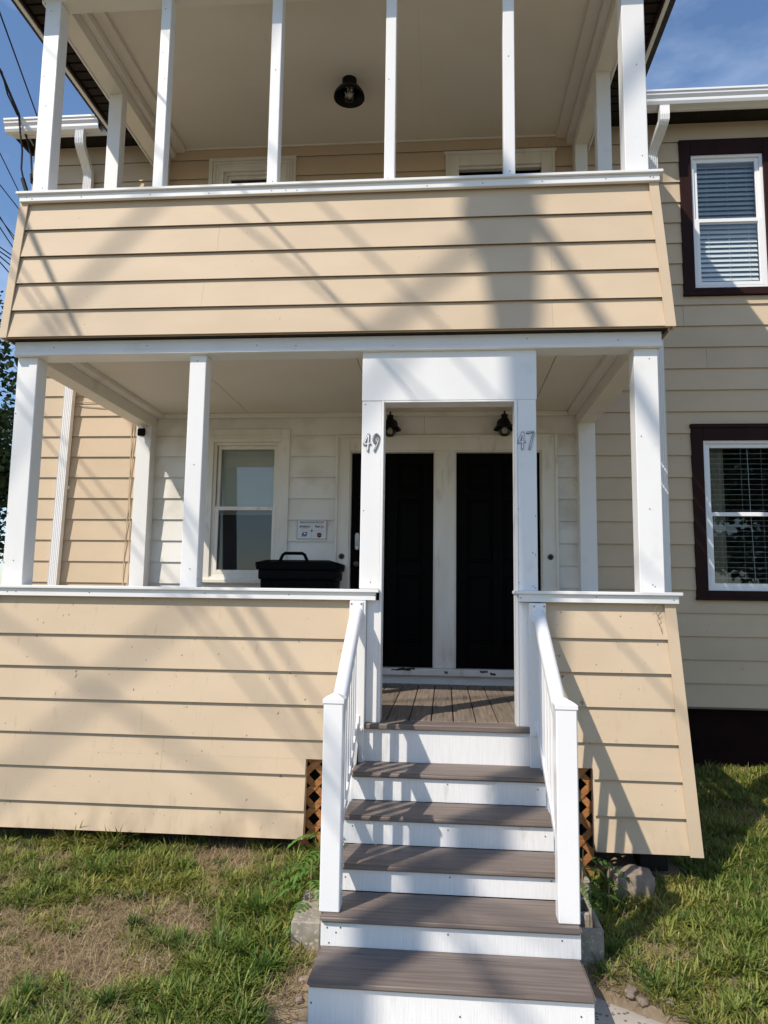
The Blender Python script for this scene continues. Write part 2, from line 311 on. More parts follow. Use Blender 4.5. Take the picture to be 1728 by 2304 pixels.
while True:
    z0 = 3.067 - CW * (k - 11); z1 = z0 + CW; k += 1
    if z1 < ZW0 + .01: break
    if z0 > ZW1: continue
    z1c = min(z1, ZW1 + .02)
    spl = [HX0, HX1]
    if z0 < 2.44 and z1 > 0.0: spl = [HX0, -1.83, 2.26, HX1]
    cuts = []
    for a, b in zip(spl, spl[1:]):
        rr_ = [(a, b, z0, z1c)]
        for h in OPEN.values(): rr_ = rect_minus(rr_, (h[0] + .006, h[1] - .006, h[2], h[3] - .004))
        # butt joints at random places on the long right hand run
        for q in rr_:
            if q[1] - q[0] > 2.5:
                j = random.uniform(q[0] + .9, q[1] - .9); cuts += [(q[0], j - .0012, *q[2:]), (j + .0012, q[1], *q[2:])]
            else: cuts.append(q)
    for (a, b, c, d) in cuts:
        P = lambda z: .017 - .0155 * (z - z0) / CW
        white = -1.84 <= a and b <= 2.27 and c < 2.44
        if white and d < .02: continue
        MB().board((a, D, c), (b, D, c), (b, D, d), (a, D, d), (0, -1, 0), P(c), P(d)).build('clapboard', 'siding_white' if white else 'siding', wall)
    MB().board((HX0, D, z0), (HX0, 9, z0), (HX0, 9, z1c), (HX0, D, z1c), (-1, 0, 0), .015, .003).build('clapboard', 'siding', wall)
box('corner_board', 'siding', house, HX0 - .022, HX0 + .05, D - .022, D + .05, ZW0, ZW1, .003)
# foundation
box('foundation', 'foundation', house, HX0 + .06, HX1 - .06, D + .10, D + .3, -1.2, ZW0 - .02)
MB().box(HX0 + .06, HX0 + .2, D + .3, 8.8, -1.2, ZW0 - .02).box(HX1 - .2, HX1 - .06, D + .3, 8.8, -1.2, ZW0 - .02).build('foundation', 'foundation', house)
# eaves, gutters
box('frieze_board', 'soffit', house, HX0, HX1, D - .02, D + .004, ZW1, ZW1 + .06)
sf = part('soffit', house)
x = HX0 - .06
while x < HX1:
    box('soffit_board', 'soffit', sf, x, min(x + .098, HX1 + .06), 1.83, D + .02, 5.262 + .004 * (int(x * 20) % 2), 5.275); x += .1
MB().prism([(1.74, 5.340), (D + .1, 5.53), (5.6, 7.9), (9.4, 5.4), (9.4, 5.3), (5.6, 7.78), (1.76, 5.28)], lambda a, b: (HX0 - .12, a, b), lambda a, b: (HX1 + .12, a, b)).build('roof', 'shingle', house)
MB().prism([(D + .05, 5.4), (8.95, 5.4), (5.6, 7.7)], lambda a, b: (HX0 + .02, a, b), lambda a, b: (HX0 + .1, a, b)).build('gable_end', 'siding', house)
MB().prism([(D + .05, 5.4), (8.95, 5.4), (5.6, 7.7)], lambda a, b: (HX1 - .1, a, b), lambda a, b: (HX1 - .02, a, b)).build('gable_end', 'siding', house)
box('fascia', 'trim', house, HX0 - .1, HX1 + .1, 1.80, 1.835, 5.225, 5.355, .002)
box('end_return', 'soffit', house, HX0 - .085, HX0 - .055, 1.83, D + .04, 5.22, 5.35)
GP = [(1.80, 5.356), (1.692, 5.356), (1.692, 5.338), (1.703, 5.334), (1.703, 5.312), (1.722, 5.285), (1.722, 5.262), (1.735, 5.238), (1.80, 5.238), (1.80, 5.244), (1.742, 5.244), (1.73, 5.266), (1.73, 5.29), (1.711, 5.316), (1.711, 5.34), (1.70, 5.35), (1.80, 5.35)]
MB().prism(GP, lambda a, b: (HX0 - .14, a, b), lambda a, b: (-2.36, a, b)).build('gutter', 'vinyl', house)
MB().prism(GP, lambda a, b: (2.66, a, b), lambda a, b: (HX1 + .14, a, b)).build('gutter', 'vinyl', house)
def downspout(x0, dx, zbot, lean=0.0):
    """ribbed rectangular leader with an S bend back to the wall"""
    o = MB()
    path = [(x0, 1.765, 5.25), (x0, 1.765, 5.15), (x0, 1.772, 5.115), (x0 + .1 * dx, 1.795, 5.085), (x0 + .5 * dx, 1.89, 5.02), (x0 + .9 * dx, 1.975, 4.965), (x0 + dx, 1.998, 4.935), (x0 + dx, 2.006, 4.90), (x0 + dx + lean, 2.006, zbot)]
    if zbot < -.5: path[-1] = (x0 + dx + lean, 2.006, zbot + .12); path += [(x0 + dx + lean, 1.95, zbot + .05), (x0 + dx + lean, 1.72, zbot)]
    prof = []
    for i in range(11):       # ribbed front
        prof.append((-.043 + .086 * i / 10, -.030 + (.006 if i % 2 else 0)))
    prof += [(.043, .030), (-.043, .030)]
    n = len(prof); o.v = []
    for i, q in enumerate(path):
        q = Vector(q); d = (Vector(path[min(i + 1, len(path) - 1)]) - Vector(path[max(i - 1, 0)])).normalized()
        a = Vector((1, 0, 0)); b = d.cross(a).normalized()
        if b.y < 0 and abs(b.y) > .3: b = -b
        if abs(d.z) < .6: b = Vector((0, 0, 1)) if b.z > 0 else b
        o.v += [q + a * s + b * t for s, t in prof]
    o.f = [(i * n + j, i * n + (j + 1) % n, (i + 1) * n + (j + 1) % n, (i + 1) * n + j) for i in range(len(path) - 1) for j in range(n)]
    o.f += [tuple(range(n)), tuple(range(len(o.v) - n, len(o.v)))]
    s = o.build('downspout', 'vinyl', house)
    for z in (3.9, 1.75, .2):
        xs_ = x0 + dx + lean * (4.9 - z) / 5.4; box('strap', 'vinyl', s, xs_ - .055, xs_ + .055, 2.03, 2.055, z, z + .025)
downspout(-2.555, -.02, -.60, -.12); downspout(2.97, -.045, -.56, 0)

def window(name, x0, x1, z0, z1, cas, casmat, frmat, yf, slide=True, lowpane='pane', stool=True):
    """casing (outer rect cas), frame, two sashes with panes"""
    w = part(name, house)
    X0, X1, Z0, Z1 = cas
    c = part('casing', w) if False else w
    for q in ((X0, x0, Z0, Z1), (x1, X1, Z0, Z1), (x0 - .0, x1 + .0, z1, Z1), (x0, x1, Z0, z0)):
        box('casing', casmat, w, q[0], q[1], yf - .012, D + .03, q[2], q[3], .003)
    fr = MB(); t = .028
    for q in ((x0, x0 + t, z0, z1), (x1 - t, x1, z0, z1), (x0 + t, x1 - t, z1 - t, z1), (x0 + t, x1 - t, z0, z0 + t)): fr.box(q[0], q[1], yf + .012, D + .09, q[2], q[3])
    fr.build('frame', frmat, w, .002)
    zm = (z0 + z1) / 2 + .005; s = .036
    for (a, b, yy, pn) in ((zm - .018, z1 - t, D + .012, 'pane'), (z0 + t, zm + .018, D - .008, lowpane)):
        sh = MB(); l, r = x0 + t, x1 - t
        for q in ((l, l + s, a, b), (r - s, r, a, b), (l + s, r - s, b - s, b), (l + s, r - s, a, a + s)): sh.box(q[0], q[1], yy, yy + .026, q[2], q[3])
        sh.build('sash', frmat, w, .003)
        MB().add([(l + s, yy + .014, a + s), (r - s, yy + .014, a + s), (r - s, yy + .014, b - s), (l + s, yy + .014, b - s)], [(0, 1, 2, 3)]).build('pane', pn, w)
    return w
w = window('window', 3.302, 3.955, .858, 2.199, (3.2, 4.06, .774, 2.337), 'brown_casing', 'vinyl', D - .02)
MB().box(3.19, 4.07, D - .05, D - .02, .774, .80).build('sill', 'brown_casing', w, .003)
MB().box(3.192, 4.068, D - .045, D - .01, 2.31, 2.345).build('drip_cap', 'brown_casing', w, .003)
w = window('window', 3.287, 3.94, 3.623, 4.933, (3.183, 4.04, 3.547, 5.079), 'brown_casing', 'vinyl', D - .02)
MB().box(3.175, 4.05, D - .05, D - .02, 3.547, 3.573).build('sill', 'brown_casing', w, .003)
w = window('window', -1.185, -.545, .93, 2.2, (-1.245, -.454, .86, 2.325), 'old_paint', 'old_paint', D - .02, lowpane='screen_pane')
MB().box(-1.27, -.43, D - .075, D - .02, .872, .905).build('sill', 'old_paint', w, .004)
box('brick_mould', 'old_paint', w, -1.235, -.464, D - .045, D - .032, 2.24, 2.26, .002)
w = window('window', -1.2, -.62, 3.42, 4.93, (-1.352, -.474, 3.3, 5.075), 'old_paint', 'old_paint', D - .02)
for i, tt in enumerate((.03, .06, .09)):
    for q in ((-1.352 + tt, -1.34 + tt, 3.42, 5.075 - tt), (-.486 - tt, -.474 - tt, 3.42, 5.075 - tt), (-1.34 + tt, -.486 - tt, 5.063 - tt, 5.075 - tt)):
        box('moulding', 'old_paint', w, q[0], q[1], D - .048 + .004 * i, D - .031, q[2], q[3], .002)
# doors
def door(x0, x1, z0, z1, hinge_right):
    dr = part('door', house); y = D + .045
    st, n = .105, []
    zs = [z0, z0 + .22, z0 + .22 + .60, z0 + .95, z0 + 1.52, z0 + 1.62, z1 - .10, z1]
    slab = MB(); xm = (x0 + x1) / 2
    for q in ((x0, x0 + st, z0, z1), (x1 - st, x1, z0, z1), (xm - .05, xm + .05, z0, z1)): slab.box(q[0], q[1], y, y + .04, q[2], q[3])
    for a, b in ((zs[0], zs[1]), (zs[2], zs[3]), (zs[4], zs[5]), (zs[6], zs[7])):
        slab.box(x0 + st, xm - .05, y, y + .04, a, b); slab.box(xm + .05, x1 - st, y, y + .04, a, b)
    slab.build('slab', 'door_paint', dr, .004)
    for a, b in ((zs[1], zs[2]), (zs[3], zs[4]), (zs[5], zs[6])):
        for l, r in ((x0 + st, xm - .05), (xm + .05, x1 - st)):
            MB().box(l + .025, r - .025, y + .006, y + .03, a + .025, b - .025).box(l, r, y + .018, y + .03, a, b).build('panel', 'door_paint', dr, .006)
    return dr, y
dr, y = door(.129, .896, .138, 2.10, True)
MB().prism([(math.cos(t) * .02, (.06 if math.sin(t) > 0 else -.06) + math.sin(t) * .02) for t in np.linspace(0, 2 * math.pi, 20, endpoint=False)], lambda a, b: (.19 + a, y, 1.27 + b), lambda a, b: (.19 + a, y - .022, 1.27 + b)).build('keypad_lock', 'galv', dr, .002)
MB().lathe([(.013, 0), (.013, -.006), (.009, -.008)], (.19, y - .022, 1.215), 12, 'y').build('knob', 'ink_white', dr)
MB().lathe([(.022, 0), (.022, -.008), (.010, -.012), (.010, -.035), (.026, -.045), (.026, -.06), (.012, -.066)], (.19, y, 1.06), 16, 'y').build('knob', 'bronze', dr, smooth=True)
dr, y = door(1.101, 1.863, .138, 2.10, False)
MB().tube([(1.80, y, 1.22), (1.80, y - .04, 1.20), (1.80, y - .045, 1.12), (1.80, y - .04, 1.06), (1.80, y, 1.04)], .008).build('door_pull', 'galv', dr, smooth=True)
dr, y = door(1.123, 1.904, 2.58, 4.90, False)
dc = part('door_casing', house)
for q in ((-.006, .118, .138, 2.25), (.907, 1.09, .138, 2.112), (1.874, 2.01, .138, 2.25), (.118, 1.874, 2.112, 2.25)):
    box('casing_board', 'old_paint', dc, q[0], q[1], D - .035, D + .03, q[2], q[3], .003)
for q in ((-.012, .012), (1.992, 2.016)): box('back_band', 'old_paint', dc, q[0], q[1], D - .052, D - .035, .138, 2.256, .003)
box('back_band', 'old_paint', dc, .012, 1.992, D - .052, D - .035, 2.232, 2.256, .003)
for a, b in ((.118, .130), (.895, .907), (1.09, 1.102), (1.862, 1.874)): box('door_stop', 'old_paint', dc, a, b, D - .02, D + .045, .138, 2.112, .002)
for a, b in ((.13, .895), (1.102, 1.862)): box('door_stop', 'old_paint', dc, a, b, D - .02, D + .045, 2.098, 2.112, .002)
# worn threshold with chipped paint
box('threshold', 'old_paint', dc, -.03, 2.03, D - .075, D + .05, .075, .137, .006)
for x0, x1, z0 in ((.53, .70, .118), (1.0, 1.03, .10), (1.31, 1.38, .112), (1.40, 1.45, .095), (.60, .74, .125)):
    pts = [(x0, z0)] + [(x0 + (x1 - x0) * i / 7, z0 + .017 + jit(.006)) for i in range(8)] + [(x1, z0)] + [(x1 - (x1 - x0) * i / 6, z0 + jit(.005)) for i in range(1, 6)]
    MB().prism(pts, lambda a, b: (a, D - .0765, b), lambda a, b: (a, D - .0745, b)).build('paint_chip', 'bark', dc)
box('kick_board', 'siding_white', dc, -.1, 2.1, D - .03, D + .004, -.01, .075, .003)
ud = part('door_casing', house)
for q in ((.994, 1.123, 2.6, 5.036), (1.904, 2.031, 2.6, 5.036), (1.123, 1.904, 4.90, 5.036)): box('casing_board', 'old_paint', ud, q[0], q[1], D - .035, D + .04, q[2], q[3], .004)
box('back_band', 'old_paint', ud, .98, 2.045, D - .05, D - .034, 5.01, 5.045, .004)
for q in ((.994, 1.02), (2.006, 2.031)): box('back_band', 'old_paint', ud, q[0], q[1], D - .048, D - .035, 2.6, 5.01, .004)
box('door_stop', 'old_paint', ud, 1.123, 1.904, D - .01, D + .045, 4.875, 4.90, .003)

# ------------------------------------------------------------------ porch
porch = thing('porch', (.2, 1, -.7), 'two storey white posted front porch with flared tan siding skirts', 'porch')
PX0, PX1 = -1.898, 2.333
# floors
dk = part('deck', porch)
x = PX0 + .02; bi = 0
while x < PX1 - .03:
    x1 = min(x + .138, PX1 - .02)
    o = box('deck_board', 'deck_y', dk, x, x1 - .005, .115, D - .03, -.03, 0, .003); x += .140
box('deck_nosing', 'deck', dk, .47, 1.56, -.045, .11, -.034, 0, .006)
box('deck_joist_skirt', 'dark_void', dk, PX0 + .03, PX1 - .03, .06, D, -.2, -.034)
box('upper_deck', 'deck', porch, PX0 + .01, PX1 - .01, .02, D - .02, 2.50, 2.60)
# lower posts
def post(x0, x1, y0, y1, z0, z1, m='trim', bev=.004): return box('post', m, porch, x0, x1, y0, y1, z0, z1, bev)
screws = []
P1 = post(-1.898, -1.757, 0, .125, .81, 2.35); P2 = post(-.6955, -.584, 0, .11, .81, 2.35); P3 = post(2.1856, 2.333, 0, .13, .815, 2.35)
P49 = post(.464, .592, -.002, .12, .815, 2.03); P47 = post(1.4535, 1.573, -.002, .12, .815, 2.03)
box('jamb', 'trim', porch, .592, .607, -.008, .13, .0, 2.022, .002); box('jamb', 'trim', porch, 1.4365, 1.4535, -.008, .13, .0, 2.022, .002)
box('jamb_head', 'trim', porch, .607, 1.4365, -.004, .13, 2.012, 2.024, .002)
box('header_panel', 'trim', porch, .462, 1.577, -.006, .12, 2.024, 2.349, .002)
box('lower_trim', 'trim', porch, .516, .592, -.004, .12, 0, .745, .002); box('lower_trim', 'trim', porch, 1.4535, 1.53, -.004, .12, 0, .745, .002)
post(-1.898, -1.757, 1.925, D - .005, -.02, 2.34); post(2.186, 2.333, 1.925, D - .005, -.02, 2.34)
post(-1.898, -1.757, .95, 1.06, -.02, .80); post(2.186, 2.333, .95, 1.06, -.02, .80)
# beams
box('beam', 'trim', porch, -1.905, 2.350, -.034, .12, 2.349, 2.447, .003)
box('beam_strip', 'trim', porch, -1.905, 2.352, -.040, -.034, 2.351, 2.378, .002)
for a, b in ((-1.898, -1.757), (2.186, 2.333)):
    box('side_beam', 'beam_paint', porch, a, b, .12, D - .012, 2.333, 2.50, .003)
for s in (1, -1):
    a, b = ((-1.757, -1.68) if s > 0 else (2.11, 2.186))
    box('cornice', 'beam_paint', porch, a, b, .12, D - .012, 2.435, 2.476, .004)
box('cornice', 'beam_paint', porch, -1.68, 2.11, D - .05, D - .012, 2.432, 2.476, .006)
cl = part('ceiling', porch)
for a, b in ((-1.70, -.86), (-.856, .36), (.364, 1.78), (1.784, 2.13)): box('ceiling_panel', 'ceiling', cl, a, b - .002, .12, D - .012, 2.476, 2.492)
# ledge caps
def ledge(x0, x1, y0, zt, label=None):
    box('ledge_cap', 'trim', porch, x0 - .02, x1 + .02, y0 - .018, .15, zt - .02, zt, .003)
    box('ledge_fascia', 'trim', porch, x0, x1, y0, y0 + .03, zt - .068, zt - .02, .002)
ledge(-1.985, .575, -.062, .812); ledge(1.449, 2.395, -.062, .816)
MB().box(-2.0, -1.87, .15, D - .01, .79, .812).build('ledge_cap', 'trim', porch, .003); MB().box(2.3, 2.43, .15, D - .01, .79, .812).build('ledge_cap', 'trim', porch, .003)
ledge(-1.935, 2.362, -.062, 3.507)
MB().box(-1.985, -1.87, .15, D - .01, 3.487, 3.507).build('ledge_cap', 'trim', porch, .003); MB().box(2.30, 2.40, .15, D - .01, 3.487, 3.507).build('ledge_cap', 'trim', porch, .003)
# flared skirts
AL = .08; TA = math.tan(AL)
def yfl(z, zt): return -.012 - (zt - z) * TA
def skirt(name, zt, zb, lines, xl, xr, m, notch=None, cornerL=None, cornerR=None, seamp=None):
    sk = part(name, porch)
    zl = [zt] + lines + [zb]
    nrm = Vector((0, -math.cos(AL), math.sin(AL)))
    bk = MB()
    for i in range(len(zl) - 1):
        z1, z0 = zl[i], zl[i + 1]
        segs = [(xl(z0), xr(z0), xl(z1), xr(z1), z0, z1)]
        if notch:
            nz_, nside, nx_ = notch
            res = []
            for (a, b, c, d, e, f) in segs:
                if e >= nz_ - 1e-4: res.append((a, b, c, d, e, f))
                elif f <= nz_ + 1e-4: res.append((a, min(b, nx_), c, min(d, nx_), e, f) if nside > 0 else (max(a, nx_), b, max(c, nx_), d, e, f))
                else:
                    res.append((a, b, c, d, nz_, f)); res.append((a, min(b, nx_), a, min(d, nx_), e, nz_ - .0) if nside > 0 else (max(a, nx_), b, max(c, nx_), b, e, nz_))
            segs = res
        for (a, b, c, d, e, f) in segs:
            pz = lambda z: .021 - .018 * (z - z0) / max(z1 - z0, .01)
            parts_ = [(a, b, c, d)]
            if seamp and i in seamp: s_ = seamp[i]; parts_ = [(a, s_ - .0005, c, s_ - .0005), (s_ + .0005, b, s_ + .0005, d)]
            for (a_, b_, c_, d_) in parts_:
                o = MB(); N_ = 10 if b_ - a_ > 1.5 else 4
                # slight waviness of the thin metal course
                pb = []; pt = []
                for j in range(N_ + 1):
                    t = j / N_; wv = .0025 * noise.noise((a_ + (b_ - a_) * t * 1.0, i * 3.1, zt))
                    ez = e + (.005 * noise.noise((a_ + (b_ - a_) * t * 2.0, 7.7, zt)) if i == len(zl) - 2 and zt < 1 else 0)
                    pb.append((Vector((a_ + (b_ - a_) * t, yfl(ez, zt), ez)), pz(e) + wv)); pt.append((Vector((c_ + (d_ - c_) * t, yfl(f, zt), f)), pz(f)))
                for j in range(N_ + 1):
                    o.v += [pb[j][0] + nrm * pb[j][1], pb[j][0] + nrm * (pb[j][1] - .003), pt[j][0] + nrm * (pt[j][1] - .003), pt[j][0] + nrm * pt[j][1]]
                for j in range(N_):
                    q = 4 * j; r = q + 4
                    o.f += [(q, r, r + 3, q + 3), (q + 1, q, q + 3, q + 2)[::1] if False else (q, q + 1, r + 1, r), (q + 3, r + 3, r + 2, q + 2), (q + 1, q + 2, r + 2, r + 1)]
                o.f += [(0, 3, 2, 1), tuple(4 * N_ + k_ for k_ in (0, 1, 2, 3))]
                o.build('siding_course', m, sk)
            bk.hexa([(a, yfl(e, zt) + .008, e), (b, yfl(e, zt) + .008, e), (b, yfl(e, zt) + .05, e), (a, yfl(e, zt) + .05, e), (c, yfl(f, zt) + .008, f), (d, yfl(f, zt) + .008, f), (d, yfl(f, zt) + .05, f), (c, yfl(f, zt) + .05, f)])
    bk.build('backing', 'siding', sk)
    for cr in (cornerL, cornerR):
        if not cr: continue
        (xi1, xo1, xi0, xo0) = cr
        za, zb_ = zt, zb - .004
        w = []
        for z, xi, xo in ((zb_, xi0, xo0), (za, xi1, xo1)):
            yy = yfl(z, zt) - .028; sgn = 1 if xo > xi else -1
            w.append([(xi, yy, z), (xo, yy, z), (xo, yy + .09, z), (xo - sgn * .012, yy + .09, z), (xo - sgn * .012, yy + .010, z), (xi, yy + .010, z)])
        o = MB(); o.v = [Vector(q) for q in w[0] + w[1]]; n = 6
        o.f = [(0, 1, 4, 5), (1, 2, 3, 4), (6, 7, 10, 11), (7, 8, 9, 10)] + [(i, (i + 1) % n, n + (i + 1) % n, n + i) for i in range(n)]
        o.build('corner_board', 'siding', sk)
    return sk
lin = lambda z, z1, x1, z0, x0: x1 + (x0 - x1) * (z1 - z) / (z1 - z0)
UT, UB = 3.445, 2.452
skirt('upper_skirt', UT, UB, [3.238, 3.038, 2.84, 2.643], lambda z: lin(z, UT, -1.925, UB, -1.945), lambda z: lin(z, UT, 2.345, UB, 2.39), 'siding',
      cornerL=(-1.882, -1.944, -1.916, -1.968), cornerR=(2.300, 2.358, 2.352, 2.414), seamp={1: -.52, 3: -.60, 2: 1.67, 4: 1.67})
LT, LB = .748, -.660
skirt('lower_skirt', LT, LB, [.503, .303, .105, -.098, -.298, -.502], lambda z: lin(z, LT, -1.93, LB, -2.02), lambda z: .425, 'siding_low', notch=(-.209, 1, .172),
      cornerL=(-1.90, -1.96, -1.975, -2.045), seamp={4: -.72})
skirt('lower_skirt', LT, LB, [.535, .336, .137, -.065, -.268, -.465], lambda z: 1.60, lambda z: lin(z, LT, 2.36, LB, 2.43), 'siding_low', notch=(-.209, -1, 1.862),
      cornerR=(2.315, 2.379, 2.382, 2.456))
def side_skirt(sx, xt, xb, zt, zb, n, m):
    sk = part('side_skirt', porch)
    for i in range(n):
        z1 = zt - (zt - zb) * i / n; z0 = zt - (zt - zb) * (i + 1) / n
        x1 = xt + (xb - xt) * i / n; x0 = xt + (xb - xt) * (i + 1) / n
        MB().board((x0, .0, z0), (x0, D - .02, z0), (x1, D - .02, z1), (x1, .02, z1), (sx, 0, .05), .016, .003, .03).build('siding_course', m, sk)
side_skirt(-1, -1.925, -1.945, UT, UB, 5, 'siding'); side_skirt(1, 2.345, 2.39, UT, UB, 5, 'siding')
side_skirt(-1, -1.93, -2.02, LT, LB, 7, 'siding_low'); side_skirt(1, 2.36, 2.43, LT, LB, 7, 'siding_low')
# underside shadow board and hidden sill under the upper skirt
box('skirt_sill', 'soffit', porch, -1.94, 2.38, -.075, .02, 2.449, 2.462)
# piers below porch
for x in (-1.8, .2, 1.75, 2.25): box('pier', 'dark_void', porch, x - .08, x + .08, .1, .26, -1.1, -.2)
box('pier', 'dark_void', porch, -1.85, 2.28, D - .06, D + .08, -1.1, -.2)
# upper posts
for a, b, d_ in ((-1.886, -1.770, .115), (-1.020, -.948, .09), (-.218, -.145, .09), (.583, .655, .09), (1.379, 1.455, .09), (2.165, 2.313, .125)):
    post(a, b, 0, d_, 3.507, 5.002)
for a, b in ((-1.873, -1.758), (2.2, 2.312)):
    post(a, b, .972, 1.07, 2.6, 5.002); post(a, b, 1.912, D - .005, 2.6, 5.002)
box('beam', 'beam_paint', porch, -1.90, 2.335, -.004, .12, 5.0, 5.25, .003)
for a, b in ((-1.897, -1.753), (2.198, 2.335)): box('side_beam', 'beam_paint', porch, a, b, .12, D - .012, 5.0, 5.25, .003)
box('beam_edge', 'trim', porch, -1.91, -1.897, -.01, D - .012, 4.985, 5.01, .002); box('beam_edge', 'trim', porch, 2.335, 2.348, -.01, D - .012, 4.985, 5.01, .002)
for s, a, b, c in ((1, -1.753, -1.70, -1.60), (-1, 2.145, 2.198, 2.05)):
    box('cornice', 'beam_paint', porch, a, b, .12, D - .012, 5.09, 5.192, .004)
    if s > 0: box('cornice', 'ceiling', porch, b, c, .12, D - .012, 5.155, 5.192, .004)
    else: box('cornice', 'ceiling', porch, c, a, .12, D - .012, 5.155, 5.192, .004)
box('cornice', 'beam_paint', porch, -1.6, 2.05, D - .03, D - .012, 5.175, 5.192, .003)
uc = part('ceiling', porch)
for a, b in ((-1.62, -.45), (-.447, .78), (.783, 2.07)): box('ceiling_panel', 'ceiling', uc, a, b + .0022, .12, D - .012, 5.192, 5.21)
# porch roof: gable to the front, soffits left and right
for s, xa, xb in ((-1, -1.90, -2.155), (1, 2.335, 2.585)):
    so = part('soffit', porch); y = -.23; i = 0
    while y < 1.72:
        box('soffit_board', 'soffit', so, min(xa, xb), max(xa, xb), y, y + .082, 5.135, 5.15, .003); y += .1; i += 1
    box('soffit_backing', 'foundation', so, min(xa, xb), max(xa, xb), -.23, 1.75, 5.15, 5.16)
    xo = xb + s * .03
    box('sub_fascia', 'brown_casing', porch, min(xb - s * .02, xb), max(xb - s * .02, xb), -.23, 1.75, 5.11, 5.2, .002)
    box('fascia', 'trim', porch, min(xb, xo), max(xb, xo), -.25, 1.80, 5.10, 5.26, .003)
xm = (-2.185 + 2.615) / 2
MB().prism([(-2.25, 5.24), (xm, 6.55), (2.68, 5.24), (2.68, 5.16), (2.6, 5.17), (xm, 6.46), (-2.17, 5.17), (-2.25, 5.16)], lambda a, b: (a, -.28, b), lambda a, b: (a, 1.79, b)).build('roof', 'shingle', porch)
MB().prism([(-1.80, 5.42), (xm, 6.548), (2.23, 5.42)], lambda a, b: (a, 1.79, b), lambda a, b: (a, 4.4, b)).build('roof_saddle', 'shingle', porch)
MB().prism([(-1.95, 5.25), (2.38, 5.25), (xm, 6.40)], lambda a, b: (a, -.02, b), lambda a, b: (a, .06, b)).build('gable_end', 'siding', porch)
for sx in (-1, 1):
    xe = -2.17 if sx < 0 else 2.6
    MB().prism([(xe, 5.18), (xm, 6.47), (xm, 6.62), (xe - sx * -.06, 5.28)], lambda a, b: (a, -.31, b), lambda a, b: (a, -.28, b)).build('rake_board', 'trim', porch)
MB().box(-2.15, 2.58, -.23, -.004, 5.135, 5.15).build('front_soffit', 'soffit', porch)
box('front_fascia', 'trim', porch, -2.185, 2.615, -.27, -.23, 5.10, 5.24, .003)
# fasteners seen on the trim
sc = MB()
def screw(x, y, z, r=.0035): sc.lathe([(r, 0), (r, -.0025)], (x, y, z), 6, 'y')
for u, v in ((121, 782), (331, 778), (578, 777), (578 + 88, 778), (885, 778), (1186, 762), (1391, 765)): q = ray_y(u, v, -.034); screw(q.x, -.034, q.z)
for u, v in ((35, 930), (30, 1261), (17, 1154), (8, 1265), (444, 812), (436, 1045), (427, 1280), (445, 1303), (822, 910), (818, 1149), (833, 1310), (1166, 1145), (1205, 1161), (1199, 1244), (1205, 1248), (1167, 1311), (1200, 1319), (1205, 1323), (1461, 807), (1443, 981), (1462, 1145), (1469, 1316), (1474, 1320), (1135, 890)):
    q = ray_y(u, v, -.0025); screw(q.x, -.0025 if 815 < u < 1210 else -.0005, q.z)
for u, v in ((60, 444), (72, 448), (183, 443), (338, 438), (470, 435), (611, 429), (643, 428), (668, 428), (961, 418), (1086, 412), (1220, 408), (1363, 402), (1463, 398), (1470, 399)): q = ray_y(u, v, -.062); screw(q.x, -.062, q.z)
for u, v in ((17, 1331), (36, 1331), (201, 1333), (461, 1335), (650, 1338), (844, 1340), (1172, 1345), (1342, 1343), (1516, 1350)): q = ray_y(u, v, -.062); screw(q.x, -.062, q.z)
for u, v in ((366, 118), (371, 177), (373, 20), (620, 157), (613, 408), (875, 178), (873, 401), (1144, 126), (1147, 385), (1432, 145), (1445, 350), (99, 172), (103, 238), (116, 25), (95, 423)): q = ray_y(u, v, -.0005); screw(q.x, -.0003, q.z)
sc.build('screw_head', 'screw', porch)

# ------------------------------------------------------------------ front steps
T = .28; RZ = .152
steps = thing('front_steps', (1.02, -.75, WALK_Z), 'white front steps with brown grey composite treads up to the porch', 'steps')
nose = [(-.03 - T * (6 - k), {1: -.790, 2: -.657, 3: -.528, 4: -.380, 5: -.226}[k]) for k in range(1, 6)]
rises = []
for k, (yn, zt) in zip(range(1, 6), nose):
    xa, xb = (.446, 1.603) if k < 3 else (.468, 1.572)
    if k == 1: xa, xb = .446, 1.602
    back = yn + T + .02
    MB().box(xa, xb, yn, back - .001, zt - .028, zt).build('tread', 'deck', steps, .009, smooth=True, seg=3)
    if k == 1: box('tread', 'deck', steps, xa + .01, xb - .01, back - .055, back - .004, zt - .002, zt + .003, .002)
    zlow = nose[k - 2][1] if k > 1 else WALK_Z - .02
    box('riser', 'riser_paint', steps, xa + .004, xb - .004, yn + .022, yn + .042, zlow, zt - .028, .001)
box('riser', 'riser_paint', steps, .503, 1.520, -.022, -.004, nose[4][1], -.034, .001)
for xs_ in (.452, 1.566):
    pl = [(0 - .03, -.2), (-.03, -.42)]
    poly = [(-.06, -.10)]
    for (yn, zt) in nose[::-1]: poly += [(yn + T + .03, zt - .03), (yn + .045, zt - .03)]
    poly += [(nose[0][0] + .045, WALK_Z - .02), (-.9, WALK_Z - .02), (-.06, -.6)]
    MB().prism(poly, lambda a, b: (xs_, a, b), lambda a, b: (xs_ + .03, a, b)).build('stringer', 'riser_paint', steps)
sc = MB()
